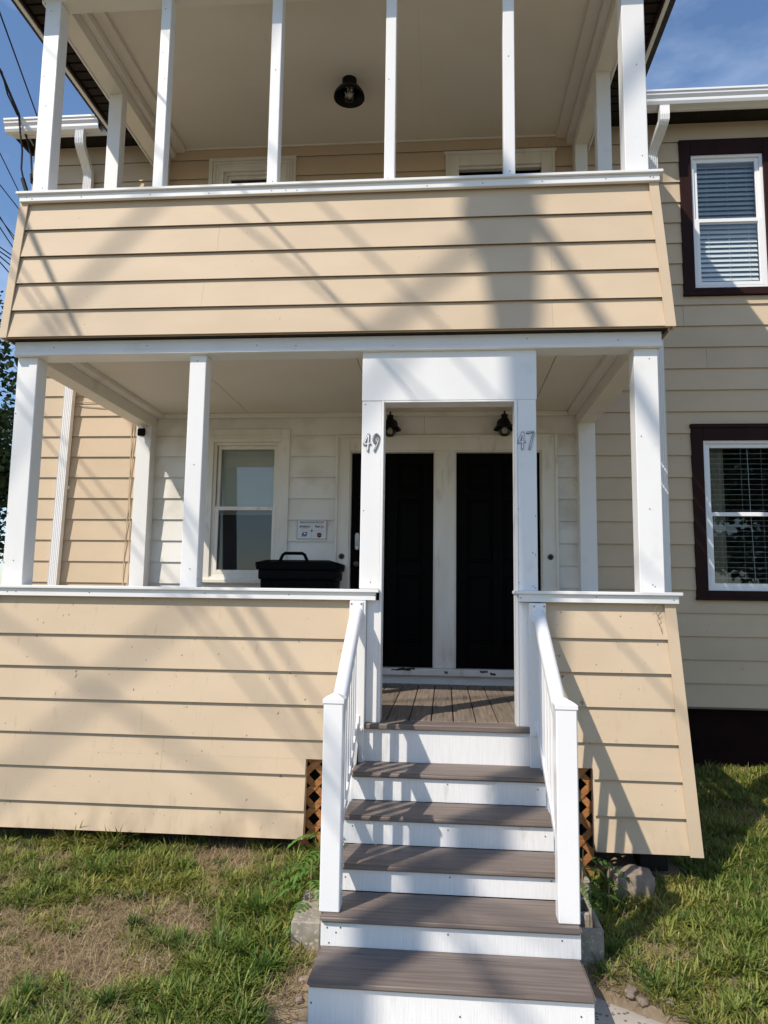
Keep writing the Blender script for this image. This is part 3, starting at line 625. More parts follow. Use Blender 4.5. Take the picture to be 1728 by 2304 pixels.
for u, v, yy in ((736, 2087, 2), (766, 2087, 2), (756, 2098, 2), (740, 2121, 2), (1008, 2103, 2), (1265, 2117, 2), (777, 1973, 3), (1012, 1974, 3), (1241, 1983, 3), (793, 1858, 4), (1008, 1868, 4), (1227, 1882, 4), (805, 1757, 5), (1007, 1765, 5), (1210, 1777, 5), (1035, 2288, 1), (1308, 2288, 1), (700, 2256, 1)):
    q = ray_y(u, v, nose[yy - 1][0] + .0215); sc.lathe([(.004, 0), (.004, -.002)], (q.x, nose[yy - 1][0] + .0225, q.z), 6, 'y')
sc.build('screw_head', 'screw', steps)

# ------------------------------------------------------------------ stair railings
def railing(x0, x1, label):
    xc = (x0 + x1) / 2; inner = 1 if xc < 1 else -1
    r = thing('stair_railing', (xc, -1.06, nose[1][1]), label, 'railing', 'white stair railings beside the front steps')
    ya, yb = -1.11, -1.018
    p = box('newel_post', 'vinyl', r, x0, x1, ya, yb, nose[1][1] + .001, .270, .005)
    cap = MB(); e = .004
    cap.box(x0 - e, x1 + e, ya - e, yb + e, .268, .288)
    cap.add([(x0 - e, ya - e, .288), (x1 + e, ya - e, .288), (x1 + e, yb + e, .288), (x0 - e, yb + e, .288), (xc, (ya + yb) / 2, .318)], [(0, 1, 4), (1, 2, 4), (2, 3, 4), (3, 0, 4)])
    cap.build('post_cap', 'vinyl', p, .002)
    # wall post
    wx0, wx1 = (.415, .515) if inner > 0 else (1.510, 1.612)
    box('wall_post', 'trim', r, wx0, wx1, -.062, -.005, -.228, .742, .003)
    # handrail: bread loaf profile
    xr = xc if inner > 0 else xc
    A = Vector(((wx0 + wx1) / 2 - .008 * inner, -.064, .640)); B = Vector((xc, yb, .150))
    pr = [(-.034, 0), (.034, 0), (.038, .012), (.038, .035), (.033, .055), (.020, .068), (0, .073), (-.020, .068), (-.033, .055), (-.038, .035), (-.038, .012)]
    MB().prism(pr, lambda a, b: (A.x + a, A.y, A.z + b), lambda a, b: (B.x + a, B.y, B.z + b)).build('handrail', 'vinyl', r, smooth=True)
    # lower rail
    A2 = Vector((A.x, -.064, -.03)); B2 = Vector((B.x, yb, -.49))
    pr2 = [(-.022, 0), (.022, 0), (.022, .045), (-.022, .045)]
    MB().prism(pr2, lambda a, b: (A2.x + a, A2.y, A2.z + b), lambda a, b: (B2.x + a, B2.y, B2.z + b)).build('bottom_rail', 'vinyl', r, .003)
    n = 7
    for i in range(1, n + 1):
        t = i / (n + 1); q = A.lerp(B, t); q2 = A2.lerp(B2, t); h = .0165
        MB().box(q.x - h, q.x + h, q.y - h, q.y + h, q2.z + .035, q.z + .004).build('baluster', 'vinyl', r, .003)
    # brackets
    MB().box(A.x - .042, A.x + .042, -.070, -.062, .625, .738).build('bracket', 'vinyl', r, .004)
    MB().box(A2.x - .03, A2.x + .03, -.070, -.062, -.05, .05).lathe([(.014, 0), (.014, -.012)], (A2.x + inner * .036, -.062, -.03), 10, 'y').build('bracket', 'vinyl', r, .002)
    s_ = MB()
    for dx in (-.03, .03): s_.lathe([(.006, 0), (.006, -.003)], (A.x + dx, -.070, .722), 8, 'y')
    s_.build('screw_head', 'galv', r)
railing(.437, .531, 'white vinyl stair railing on the left of the steps below number 49')
railing(1.507, 1.603, 'white vinyl stair railing on the right of the steps below number 47')

# ------------------------------------------------------------------ lattice
def lattice(x0, x1, label):
    z0, z1 = -.84, -.20; y = -.04
    o = thing('lattice_panel', ((x0 + x1) / 2, y, z0), label, 'lattice', 'wooden lattice panels beside the steps')
    w = .038; step = .128
    for lay, sg in ((0, 1), (1, -1)):
        c = -1.2
        while c < 1.2:
            # strip |along 45deg| clipped to the panel rectangle
            poly = []
            for (px, pz) in ((-2, -2), (2, 2)): poly.append((px, pz))
            a = Vector((1, sg)).normalized(); nn = Vector((-a.y, a.x))
            cx, cz = (x0 + x1) / 2, (z0 + z1) / 2
            base = Vector((cx, cz)) + Vector((0, 1)) * c
            quad = [base - a * 2 - nn * w / 2, base + a * 2 - nn * w / 2, base + a * 2 + nn * w / 2, base - a * 2 + nn * w / 2]
            def clip(pl, ax, val, keep):
                out = []
                for i in range(len(pl)):
                    p, q = pl[i], pl[(i + 1) % len(pl)]; ip, iq = (p[ax] - val) * keep >= 0, (q[ax] - val) * keep >= 0
                    if ip: out.append(p)
                    if ip != iq: t = (val - p[ax]) / (q[ax] - p[ax]); out.append(p + (q - p) * t)
                return out
            for ax, val, kp in ((0, x0, 1), (0, x1, -1), (1, z0, 1), (1, z1, -1)):
                if quad: quad = clip(quad, ax, val, kp)
            if len(quad) > 2:
                yy = y - .006 * (1 - lay)
                MB().prism([tuple(q) for q in quad], lambda p, q: (p, yy, q), lambda p, q: (p, yy - .0058, q)).build('slat', 'lattice', o)
            c += step
lattice(.125, .44, 'brown wooden lattice in the gap left of the steps')
lattice(1.60, 1.87, 'brown wooden lattice in the gap right of the steps, mostly shaded')

# ------------------------------------------------------------------ things on the porch and wall
# house numbers: thick black strokes with a pale raised face
D4 = [[(.62, 1.0), (.02, .40), (.92, .44)], [(.70, 1.0), (.56, 0)]]
D9 = [[(.86, .86), (.66, 1.0), (.36, .93), (.16, .68), (.30, .50), (.62, .56), (.90, .90), (.74, .45), (.30, 0)]]
D7 = [[(.02, .96), (.92, 1.0), (.66, .60), (.34, 0)]]
def smooth_path(p, n=6):
    if len(p) < 4: return p
    out = []
    for i in range(len(p) - 1):
        p0, p1, p2, p3 = p[max(i - 1, 0)], p[i], p[i + 1], p[min(i + 2, len(p) - 1)]
        for k in range(n):
            t = k / n; out.append(tuple(.5 * ((2 * b) + (-a + c) * t + (2 * a - 5 * b + 4 * c - d) * t * t + (-a + 3 * b - 3 * c + d) * t ** 3) for a, b, c, d in zip(p0, p1, p2, p3)))
    return out + [p[-1]]
def stroke(mb, path, w, y0, y1):
    for a, b in zip(path, path[1:]):
        a, b = Vector(a), Vector(b)
        if (b - a).length < 1e-6: continue
        d = (b - a).normalized(); n = Vector((-d.y, d.x)) * w / 2
        q = [a - n, b - n, b + n, a + n]
        mb.hexa([(q[i].x, y0, q[i].y) for i in range(4)] + [(q[i].x, y1, q[i].y) for i in range(4)])
    for p in path: mb.lathe([(w / 2, 0), (w / 2, y1 - y0)], (p[0], y0, p[1]), 10, 'y')
def number(digits, x0, z0, label):
    t = thing('house_number', (x0 + .05, -.004, z0), label, 'house number', 'house numbers on the entry posts')
    for i, dg in enumerate(digits):
        P_ = lambda p: (x0 + i * .055 + p[0] * .046, z0 + p[1] * .108)
        m1, m2 = MB(), MB()
        for k_, st in enumerate(dg):
            pth = smooth_path([P_(p) for p in st])
            stroke(m1, pth, .0118, -.0025, -.010 - .0002 * k_); stroke(m2, pth, .0080, -.0095, -.0125 - .0002 * k_)
        d = m1.build('digit', 'ink', t); m2.build('digit_face', 'digit_face', d)
number([D4, D9], .478, 1.695, 'outlined metal numerals 49 on the left entry post')
number([D4, D7], 1.458, 1.703, 'outlined metal numerals 47 on the right entry post')

# parcel sign
def text(name, body, size, x, z, y, m, parent, align='CENTER', shear=0, squeeze=1.0, bold=0):
    c = bpy.data.curves.new(name, 'FONT'); c.body = body; c.size = size; c.align_x = align; c.extrude = .0004; c.shear = shear; c.offset = bold; c.resolution_u = 3
    o = bpy.data.objects.new(name, c); col.objects.link(o)
    dg = bpy.context.evaluated_depsgraph_get(); me = bpy.data.meshes.new_from_object(o.evaluated_get(dg)); me.name = name
    bpy.data.objects.remove(o); bpy.data.curves.remove(c)
    for v in me.vertices: v.co = Vector((x + v.co.x * squeeze, y - v.co.z, z + v.co.y)) - ORG[parent]
    me.materials.clear(); me.materials.append(MATS[m])
    ob = bpy.data.objects.new(name, me); col.objects.link(ob); ob.parent = parent; ORG[ob] = ORG[parent]; return ob
sx0, sx1, sz0, sz1 = -.369, -.086, 1.281, 1.466; SY = D - .019
sg = thing('parcel_sign', ((sx0 + sx1) / 2, SY, sz0), 'small white parcel delivery sign with courier logos beside the window', 'sign')
box('board', 'sign_board', sg, sx0, sx1, SY - .004, SY + .003, sz0, sz1, .001)
for q in ((sx0 + .004, sx1 - .004, sz1 - .007, sz1 - .004), (sx0 + .004, sx1 - .004, sz0 + .004, sz0 + .007), (sx0 + .004, sx0 + .007, sz0 + .007, sz1 - .007), (sx1 - .007, sx1 - .004, sz0 + .007, sz1 - .007)):
    box('border', 'ink', sg, q[0], q[1], SY - .0048, SY - .004, q[2], q[3])
SF = SY - .0046; cx = (sx0 + sx1) / 2
text('lettering', 'PLEASE PLACE PACKAGES IN BOX', .0185, cx, sz1 - .030, SF, 'ink', sg, squeeze=.82, bold=.0004)
box('rule', 'ink_grey', sg, sx0 + .028, sx1 - .028, SY - .0048, SY - .004, sz1 - .0395, sz1 - .0380)
text('lettering', 'amazon', .034, cx - .066, sz1 - .073, SF, 'ink', sg, squeeze=.95, bold=.0006)
sw = MB(); stroke(sw, [(cx - .098 + .06 * t, sz1 - .080 - .008 * math.sin(math.pi * t)) for t in np.linspace(0, 1, 8)], .003, SY - .004, SY - .0049); sw.build('smile_arrow', 'ink_orange', sg)
text('lettering', 'Fed', .031, cx + .052, sz1 - .074, SF, 'ink', sg, squeeze=.95, bold=.0008)
text('lettering', 'Ex', .031, cx + .098, sz1 - .074, SF, 'ink_red', sg, squeeze=.95, bold=.0008)
box('rule', 'ink_grey', sg, cx + .075, cx + .108, SY - .0048, SY - .004, sz1 - .082, sz1 - .0805)
for q in ((cx - .0006, cx + .0006, sz0 + .012, sz1 - .05), (sx0 + .03, sx1 - .03, sz0 + .080, sz0 + .0812)): box('rule', 'ink_grey', sg, q[0], q[1], SY - .0044, SY - .004, q[2], q[3])
MB().lathe([(.011, 0), (.011, -.0012), (.006, -.0016)], (cx, SY - .0045, sz0 + .080), 16, 'y').build('emblem', 'ink_grey', sg)
ea = [(cx - .094, sz0 + .034), (cx - .047, sz0 + .034), (cx - .040, sz0 + .068), (cx - .083, sz0 + .068)]
MB().prism(ea, lambda a, b: (a, SY - .004, b), lambda a, b: (a, SY - .005, b)).build('emblem', 'ink_blue', sg)
MB().prism([(cx - .088, sz0 + .061), (cx - .062, sz0 + .062), (cx - .046, sz0 + .055), (cx - .078, sz0 + .040), (cx - .066, sz0 + .053)], lambda a, b: (a, SY - .005, b), lambda a, b: (a, SY - .0056, b)).build('emblem', 'ink_white', sg)
box('rule', 'ink_blue', sg, cx - .094, cx - .052, SY - .0048, SY - .004, sz0 + .024, sz0 + .0275)
shp = [(0, .020), (.004, .012), (.018, .006), (.032, .012), (.036, .020), (.036, .044), (.018, .049), (0, .044)]
MB().prism([(cx + .052 + a * 1.1, sz0 + .010 + b * 1.1) for a, b in shp], lambda a, b: (a, SY - .004, b), lambda a, b: (a, SY - .005, b)).build('emblem', 'ink_brown', sg)
text('lettering', 'ups', .021, cx + .072, sz0 + .036, SF - .0008, 'ink_gold', sg, squeeze=.9)
text('lettering', '.', .03, cx + .124, sz1 - .074, SF, 'ink', sg)

# old bell buttons on the door casing
for x, z, lb in ((.058, 1.128, 'round dark bell knob on the casing left of the doors'), (1.942, 1.138, 'round dark bell knob on the casing right of the doors')):
    b_ = thing('door_bell', (x, D - .035, z), lb, 'doorbell', 'old bell knobs on the door casing')
    MB().lathe([(.026, 0), (.026, -.006), (.021, -.012), (.017, -.013)], (x, D - .035, z), 20, 'y').build('rim', 'bronze', b_, smooth=True)
    MB().lathe([(.010, -.008), (.010, -.017), (.005, -.020)], (x, D - .035, z), 14, 'y').build('button', 'black_metal', b_, smooth=True)

# wall lanterns
def lantern(x, label):
    zt = 2.452; y = D - .145
    t = thing('wall_lantern', (x, D - .016, zt - .23), label, 'lantern', 'black barn lanterns over the doors')
    MB().lathe([(.062, 0), (.062, -.012), (.045, -.022), (.018, -.03)], (x, D - .016, zt - .098), 24, 'y').build('back_plate', 'black_metal', t, smooth=True)
    MB().tube([(x, D - .045, zt - .098), (x, D - .085, zt - .095), (x, y, zt - .095)], .016, 10).build('arm', 'black_metal', t, smooth=True)
    h = MB().lathe([(.001, 0), (.008, -.004), (.010, -.010), (.007, -.017), (.009, -.022), (.014, -.030), (.030, -.036), (.033, -.040), (.029, -.046), (.029, -.070), (.036, -.074), (.040, -.080), (.040, -.094), (.052, -.102), (.056, -.118), (.078, -.142), (.100, -.168), (.102, -.174), (.092, -.172), (.05, -.12)], (x, y, zt), 28).build('hood', 'black_metal', t, smooth=True)
    gl = MB().lathe([(.044, -.135), (.052, -.165), (.054, -.185), (.047, -.208), (.030, -.224), (.004, -.230)], (x, y, zt), 24).build('globe', 'globe', t, smooth=True)
    MB().lathe([(.010, -.10), (.012, -.15), (.022, -.175), (.022, -.19), (.010, -.21)], (x, y, zt), 14).build('bulb', 'bulb', gl, smooth=True)
    cg = MB()
    for k in range(4):
        a = k * math.pi / 4; c, s_ = math.cos(a), math.sin(a)
        cg.tube([(x + r * c, y + r * s_, zt + h_) for r, h_ in ((.057, -.15), (.058, -.186), (.050, -.212), (.032, -.229), (0, -.235), (-.032, -.229), (-.050, -.212), (-.058, -.186), (-.057, -.15))], .0022, 6)
    cg.build('cage', 'black_metal', t)
lantern(.497, 'black barn style wall lantern above the left door')
lantern(1.533, 'black barn style wall lantern above the right door')
# ceiling light of the upper porch
lx, ly, lz = .165, 1.18, 5.192
t = thing('ceiling_light', (lx, ly, lz - .2), 'black dome ceiling light with clear globe on the upper porch ceiling', 'ceiling light')
MB().lathe([(.062, 0), (.062, -.035), (.055, -.045), (.05, -.060), (.075, -.075), (.105, -.100), (.128, -.135), (.133, -.160), (.133, -.168), (.127, -.165), (.095, -.110), (.05, -.075)], (lx, ly, lz), 36).build('hood', 'black_metal', t, smooth=True)
gl = MB().lathe([(.050, -.085), (.058, -.12), (.055, -.16), (.040, -.185), (.005, -.197)], (lx, ly, lz), 24).build('globe', 'globe', t, smooth=True)
MB().lathe([(.012, -.06), (.014, -.10), (.028, -.13), (.028, -.15), (.012, -.17)], (lx, ly, lz), 16).build('bulb', 'bulb', gl, smooth=True)
cg = MB()
for k in range(3):
    a = k * math.pi / 3 + .3; c, s_ = math.cos(a), math.sin(a)
    cg.tube([(lx + r * c, ly + r * s_, lz + h_) for r, h_ in ((.061, -.09), (.062, -.125), (.058, -.163), (.042, -.190), (0, -.202), (-.042, -.190), (-.058, -.163), (-.062, -.125), (-.061, -.09))], .0025, 6)
cg.build('cage', 'black_metal', t)
# security camera
t = thing('security_camera', (-1.822, 1.925, 2.34), 'small black faced security camera under the corner of the porch beam', 'camera')
MB().lathe([(.035, 0), (.035, -.012), (.020, -.018)], (-1.822, 1.885, 2.333), 20).build('mount', 'trim', t, smooth=True)
MB().tube([(-1.822, 1.885, 2.318), (-1.818, 1.875, 2.30), (-1.812, 1.868, 2.285)], .012).build('arm', 'trim', t, smooth=True)
MB().box(-1.852, -1.772, 1.838, 1.90, 2.215, 2.292).build('body', 'ink_white', t, .018, seg=4, smooth=True)
MB().box(-1.850, -1.774, 1.826, 1.842, 2.217, 2.290).build('face', 'black_plastic', t, .007, seg=3, smooth=True)

# storage bin
t = thing('storage_bin', (-.27, 1.80, 0), 'black plastic lidded storage bin on the porch below the parcel sign', 'bin')
def ring(x0, x1, y0, y1, z): return [(x0, y0, z), (x1, y0, z), (x1, y1, z), (x0, y1, z)]
o = MB(); lv = [(-.52, .0, 1.66, 1.96, .002), (-.585, .055, 1.60, 2.0, .90), (-.60, .07, 1.585, 2.01, .905), (-.60, .07, 1.585, 2.01, .985)]
for a, b in zip(lv, lv[1:]): o.hexa(ring(*a) + ring(*b))
o.build('body', 'black_plastic', t, .008)
for i in range(6):
    xx_ = -.50 + i * .094
    MB().hexa([(xx_ * .93 - .01, 1.652, .05), (xx_ * .93 + .015, 1.652, .05), (xx_ * .93 + .015, 1.68, .05), (xx_ * .93 - .01, 1.68, .05), (xx_ - .01, 1.592, .89), (xx_ + .015, 1.592, .89), (xx_ + .015, 1.62, .89), (xx_ - .01, 1.62, .89)]).build('rib', 'black_plastic', t)
ld = MB().hexa(ring(-.618, .088, 1.57, 2.02, .985) + ring(-.625, .095, 1.565, 2.025, 1.05)).hexa(ring(-.61, .08, 1.58, 2.01, 1.05) + ring(-.54, .01, 1.64, 1.95, 1.072)).build('lid', 'black_plastic', t, .008)
MB().tube([(-.42, 1.62, 1.06), (-.395, 1.62, 1.115), (-.375, 1.62, 1.128), (-.225, 1.62, 1.128), (-.205, 1.62, 1.115), (-.18, 1.62, 1.06)], .014, 8).build('handle', 'black_plastic', ld, smooth=True)

# blinds, curtain and shade behind the panes
def blind(x0, x1, z0, z1, tilt, y, label, n):
    t = thing('window_blind', ((x0 + x1) / 2, y, z0), label, 'blind', 'slatted blinds in the brown cased windows')
    box('head_rail', 'blind', t, x0, x1, y - .02, y + .02, z1, z1 + .03, .003)
    me = None; w = .024; c, s_ = math.cos(tilt), math.sin(tilt)
    for i in range(n):
        z = z0 + .02 + (z1 - z0 - .03) * i / (n - 1)
        if me is None:
            o = MB(); pts = [(-w, 0), (-w * .5, .0022), (0, .003), (w * .5, .0022), (w, 0)]
            for X in (x0, x1):
                for a, b in pts: o.v.append(Vector((X, y + a * c - b * s_, z + a * s_ + b * c)))
                for a, b in pts[::-1]: o.v.append(Vector((X, y + a * c - (b - .0012) * s_, z + a * s_ + (b - .0012) * c)))
            m_ = 10; o.f = [tuple(range(m_)), tuple(range(2 * m_ - 1, m_ - 1, -1))] + [(k_, (k_ + 1) % m_, m_ + (k_ + 1) % m_, m_ + k_) for k_ in range(m_)]
            ob = o.build('slat', 'blind', t); me = ob.data; zb = z
        else:
            ob = bpy.data.objects.new('slat', me); col.objects.link(ob); ob.parent = t; ob.location = (0, 0, z - zb); ob.rotation_euler = (jit(.02), jit(.002), 0)
    box('bottom_rail', 'blind', t, x0, x1, y - .014, y + .014, z0 - .012, z0 + .004, .003)
    for f_ in (.22, .55, .86): MB().tube([(x0 + (x1 - x0) * f_, y - .026, z0), (x0 + (x1 - x0) * f_, y - .026, z1)], .0012, 5).build('cord', 'blind', t)
    return t
t = blind(3.345, 3.915, .905, 2.155, R(6), D + .10, 'white open slatted blind in the lower right window', 27)
MB().tube([(3.715, D + .07, 2.14), (3.722, D + .068, 1.6), (3.74, D + .07, .96), (3.728, D + .07, .93)], .003, 6).build('wand', 'blind', t)
t = blind(3.332, 3.90, 3.69, 4.885, R(58), D + .10, 'white closed slatted blind in the upper right window', 26)
o = MB(); nf = 60
for i in range(nf + 1):
    xx_ = 3.33 + .22 * i / nf; yy = D + .19 + .014 * math.sin(i * .95) + .006 * math.sin(i * .37)
    o.v += [Vector((xx_, yy, .80)), Vector((xx_, yy, 2.22)), Vector((xx_, yy + .004, .80)), Vector((xx_, yy + .004, 2.22))]
for i in range(nf): q = 4 * i; o.f += [(q, q + 4, q + 5, q + 1), (q + 2, q + 3, q + 7, q + 6), (q + 1, q + 5, q + 7, q + 3), (q, q + 2, q + 6, q + 4)]
tag(o.build('curtain', 'curtain', None, smooth=True), 'cream gathered curtain behind the blind of the lower right window', 'curtain')
sh = thing('roller_shade', (-.86, D + .1, 1.45), 'pale roller shade drawn in the porch window beside the bin', 'shade')
box('cloth', 'shade_cloth', sh, -1.15, -.58, D + .095, D + .098, 1.54, 2.16)
MB().tube([(-1.16, D + .105, 2.165), (-.57, D + .105, 2.165)], .02, 12).build('roller', 'shade_cloth', sh, smooth=True)
box('hem_bar', 'shade_cloth', sh, -1.15, -.58, D + .091, D + .102, 1.52, 1.54, .003)

# thin cables on the left wall
for k_, (pts, lb) in enumerate((([(-2.58, D - .022, 2.60), (-2.3, D - .021, 2.605), (-2.05, D - .021, 2.572), (-1.99, D - .021, 2.55), (-1.975, D - .022, 2.3), (-1.985, D - .021, 1.7), (-1.96, D - .022, 1.1), (-1.968, D - .021, .3)], 'thin beige cable running down the left wall nearest the porch post'),
                         ([(-2.58, D - .021, 2.57), (-2.3, D - .022, 2.545), (-2.09, D - .021, 2.54), (-2.005, D - .022, 2.52), (-2.0, D - .021, 2.2), (-1.995, D - .022, 1.6), (-2.012, D - .021, 1.0), (-1.99, D - .022, .3)], 'thin beige cable on the left wall, the left one of two'))):
    tag(MB().tube([Vector(p) for p in pts], .0045, 6).build('wall_cable', 'beige_cable', None, smooth=True), lb, 'cable', 'thin cables stapled to the left wall')

# ------------------------------------------------------------------ utility pole and overhead lines
PB = Vector((1.45, -.1, 0)) + Vector((SUN.x, SUN.y, 0)).normalized() * 8.5   # stands where its shadow on the porch leads
PTOP = 12.5
t = thing('utility_pole', (PB.x + .5, PB.y, gz(PB.x, PB.y)), 'weathered wooden utility pole standing beside the pavement', 'utility pole')
MB().tube([(PB.x + .5, PB.y, -1.3), (PB.x + .25, PB.y, 5), (PB.x - .05, PB.y, PTOP)], [.16, .14, .115], 20).build('pole', 'pole_wood', t, smooth=True)
px_ = Vector((SUN.y, -SUN.x, 0)).normalized()          # sideways as seen from the sun
tf = PB - px_ * .0 + Vector((0, 0, 0))
c_ = PB + px_ * .16
c_ = PB + px_ * .20
tr = MB().lathe([(.10, 0), (.12, .03), (.12, .50), (.09, .56), (.03, .58)], (c_.x, c_.y, 12.0), 24).build('transformer', 'transformer_grey', t, smooth=True)
MB().tube([(c_.x, c_.y, 12.57), (c_.x, c_.y, 12.8)], .03, 10).build('bushing', 'ink_white', tr)
e_ = PB + px_ * .30
MB().tube([(PB.x, PB.y, 11.15), (e_.x, e_.y, 12.55)], .075, 10).build('bracket', 'pole_wood', t)
CA = Vector((.96, .28, 0)).normalized()
a_, b_ = PB - CA * 1.1, PB + CA * 1.1
def shadow_line(p1, p2, H):      # horizontal line at height H whose shadow passes through two points
    k1, k2 = (H - p1.z) / SUN.z, (H - p2.z) / SUN.z
    return p1 + SUN * k1, p2 + SUN * k2
def fl(u, v, zt):                # point of a flared skirt seen at a photo pixel
    d = f2 + (u - 864) / FPX * r3 - (v - 1152) / FPX * u3
    s_ = (-.022 - (zt - CAMP.z) * TA - CAMP.y) / (d.y - d.z * TA); return CAMP + d * s_
lines = [ # (pixel 1, pixel 2, skirt top, height, radius, label)
    ((560, 517), (828, 745), UT, 9.5, .011, 'overhead cable whose shadow falls left of centre on the upper skirt'),
    ((730, 465), (994, 741), UT, 10.0, .012, 'overhead cable whose shadow falls at the centre of the upper skirt'),
    ((344, 458), (135, 719), UT, 15.0, .028, 'thick overhead cable crossing high above the left of the porch'),
    ((860, 741), (1066, 535), UT, 15.5, .024, 'thick overhead cable crossing high above the middle of the porch'),
    ((1250, 562), (1354, 729), UT, 11.0, .045, 'cable bundle shading the right end of the upper skirt'),
    ((54, 611), (152, 756), UT, 6.9, .008, 'thin overhead wire shading the left end of the upper skirt'),
    ((409, 1367), (683, 1705), LT, 6.2, .008, 'overhead wire shading the lower skirt left of the steps'),
    ((443, 1367), (692, 1680), LT, 6.6, .008, 'parallel overhead wire shading the lower skirt left of the steps'),
    ((565, 1367), (720, 1585), LT, 7.6, .009, 'overhead wire shading the lower skirt close to the steps'),
    ((0, 1772), (405, 1376), LT, 14.5, .027, 'thick overhead cable crossing in front of the lower left skirt'),
    ((0, 1397), (633, 1857), LT, 11.5, .018, 'overhead cable shading the lower left skirt from end to end'),
]
for (p, q, zt, H, r, lb) in lines:
    A, B = shadow_line(fl(*p, zt), fl(*q, zt), H); d = (B - A).normalized(); mid = (A + B) / 2
    pts = [mid + d * s_ + Vector((0, 0, .0009 * s_ * s_)) for s_ in (-26, -18, -12, -8, -4, -2, 0, 2, 4, 8, 12, 18, 26)]
    tag(MB().tube(pts, r, 8).build('overhead_cable', 'cable', None, smooth=True), lb, 'cable', 'overhead cables along the street')

# cables in view at the upper left: the service drop and the lines running on behind the house
def rz(u, v, y): return ray_y(u, v, y)
SD = [Vector((PB.x + .2, PB.y, 6.9)), Vector((-3.62, -3.7, 6.0)), Vector((-3.34, -1.4, 5.72)), Vector((-3.14, .2, 5.6)), rz(0, 157, 1.15), rz(20, 205, 1.42), rz(42, 256, 1.68)]
sd = thing('service_drop', SD[-1], 'black twisted service cable reaching the left eave of the house', 'cable')
MB().tube(SD, .012, 8).build('cable', 'cable', sd, smooth=True)
MB().tube([p + Vector((.02 * math.sin(i * 2), .0, -.022 + .01 * math.cos(i * 2))) for i, p in enumerate(SD)], .008, 8).build('cable', 'cable', sd, smooth=True)
MB().tube([SD[-1], rz(60, 300, 1.8), rz(76, 328, 1.88)], .007, 8).build('messenger_wire', 'galv', sd, smooth=True)
MB().tube([SD[-1], rz(46, 300, 1.72), rz(50, 340, 1.75), rz(48, 380, 1.76), rz(53, 405, 1.76)], .009, 8).build('loop', 'cable', sd, smooth=True)
MB().tube([SD[-1], rz(60, 310, 1.8), rz(70, 350, 1.85), rz(72, 400, 1.85), rz(78, 430, 1.85)], .009, 8).build('loop', 'cable', sd, smooth=True)
MB().tube([rz(51, 402, 1.76), rz(62, 438, 1.77), rz(70, 470, 1.78)], .020, 12).build('splice', 'cable', sd, smooth=True)
MB().tube([rz(70, 392, 1.85), rz(72, 412, 1.85)], .014, 10).build('splice', 'cable', sd, smooth=True)
def run(p, q, r, lb, ext0, ext1):
    d = (q - p).normalized()
    tag(MB().tube([p + d * s_ for s_ in (-ext0, -ext0 * .4, 0, ext1 * .3, ext1)], r, 6).build('overhead_wire', 'cable', None, smooth=True), lb, 'wire', 'wires in the sky left of the house')
run(rz(0, 30, 2.0), rz(85, 265, 3.9), .009, 'single wire crossing the sky left of the upper porch post', 7, 30)
for i, (a, b) in enumerate((((0, 488), (35, 545)), ((0, 512), (30, 558)), ((0, 556), (27, 575)), ((0, 566), (26, 584)), ((0, 577), (25, 598)), ((0, 590), (22, 615)))):
    p = ray_y(*a, 10); q = ray_z(*b, p.z)
    run(p, q, .014, 'distant wire number %s from the top beside the left edge of the upper skirt' % ('one', 'two', 'three', 'four', 'five', 'six')[i], 8, 40)

# ------------------------------------------------------------------ blocks and stones
def lump(name, m, c, size, seed, label, cat, group=None, rough=.12, cuts=3, rz_=0.0, sq=.55):
    bm = bmesh.new(); bmesh.ops.create_cube(bm, size=2); bmesh.ops.subdivide_edges(bm, edges=bm.edges, cuts=cuts * 2, use_grid_fill=True)
    for v in bm.verts:
        n = v.co.normalized(); v.co = v.co.lerp(n * 1.15, sq)
        v.co += n * rough * (noise.noise(v.co * 1.3 + Vector((seed, 0, 0))) + .5 * noise.noise(v.co * 3.1 + Vector((0, seed, 0))))
        v.co = Vector((v.co.x * size[0], v.co.y * size[1], (v.co.z + .75) * size[2]))
    me = bpy.data.meshes.new(name); bm.to_mesh(me); bm.free(); me.polygons.foreach_set('use_smooth', [True] * len(me.polygons)); me.materials.append(MATS[m])
    o = bpy.data.objects.new(name, me); col.objects.link(o); o.location = (c[0], c[1], c[2] + ZG); o.rotation_euler = (0, 0, rz_); return tag(o, label, cat, group)
def block(x0, x1, y0, y1, z0, z1, label, hole=True):
    o = MB(); t_ = .028
    if hole:
        ym = (y0 + y1) / 2
        for q in ((x0, x1, y0, y0 + t_), (x0, x1, y1 - t_, y1), (x0, x0 + t_, y0 + t_, y1 - t_), (x1 - t_, x1, y0 + t_, y1 - t_), (x0 + t_, x1 - t_, ym - t_ / 2, ym + t_ / 2)): o.box(*q, z0, z1)
    else: o.box(x0, x1, y0, y1, z0, z1)
    return tag(o.build('concrete_block', 'concrete', None, .006), label, 'block', 'concrete blocks beside the steps')
block(.285, .425, -.985, -.60, -1.0, -.755, 'weathered concrete block left of the steps below the weeds', False)
block(1.615, 1.745, -.90, -.52, -1.06, -.760, 'hollow concrete block right of the steps in front of the newel')
block(1.64, 1.78, -.42, -.06, -1.0, -.72, 'shaded concrete block right of the steps, nearer the lattice', True)
lump('rock', 'rock', (2.04, -.20, -.93), (.115, .085, .115), 3.1, 'grey brown boulder in the grass below the right skirt', 'rock', rough=.20, sq=.30)
lump('stone', 'red_stone', (1.93, .02, -.83), (.035, .03, .035), 5.7, 'reddish stone fragment under the right skirt behind the boulder', 'stone', rough=.25, rz_=.6)
k_ = 0
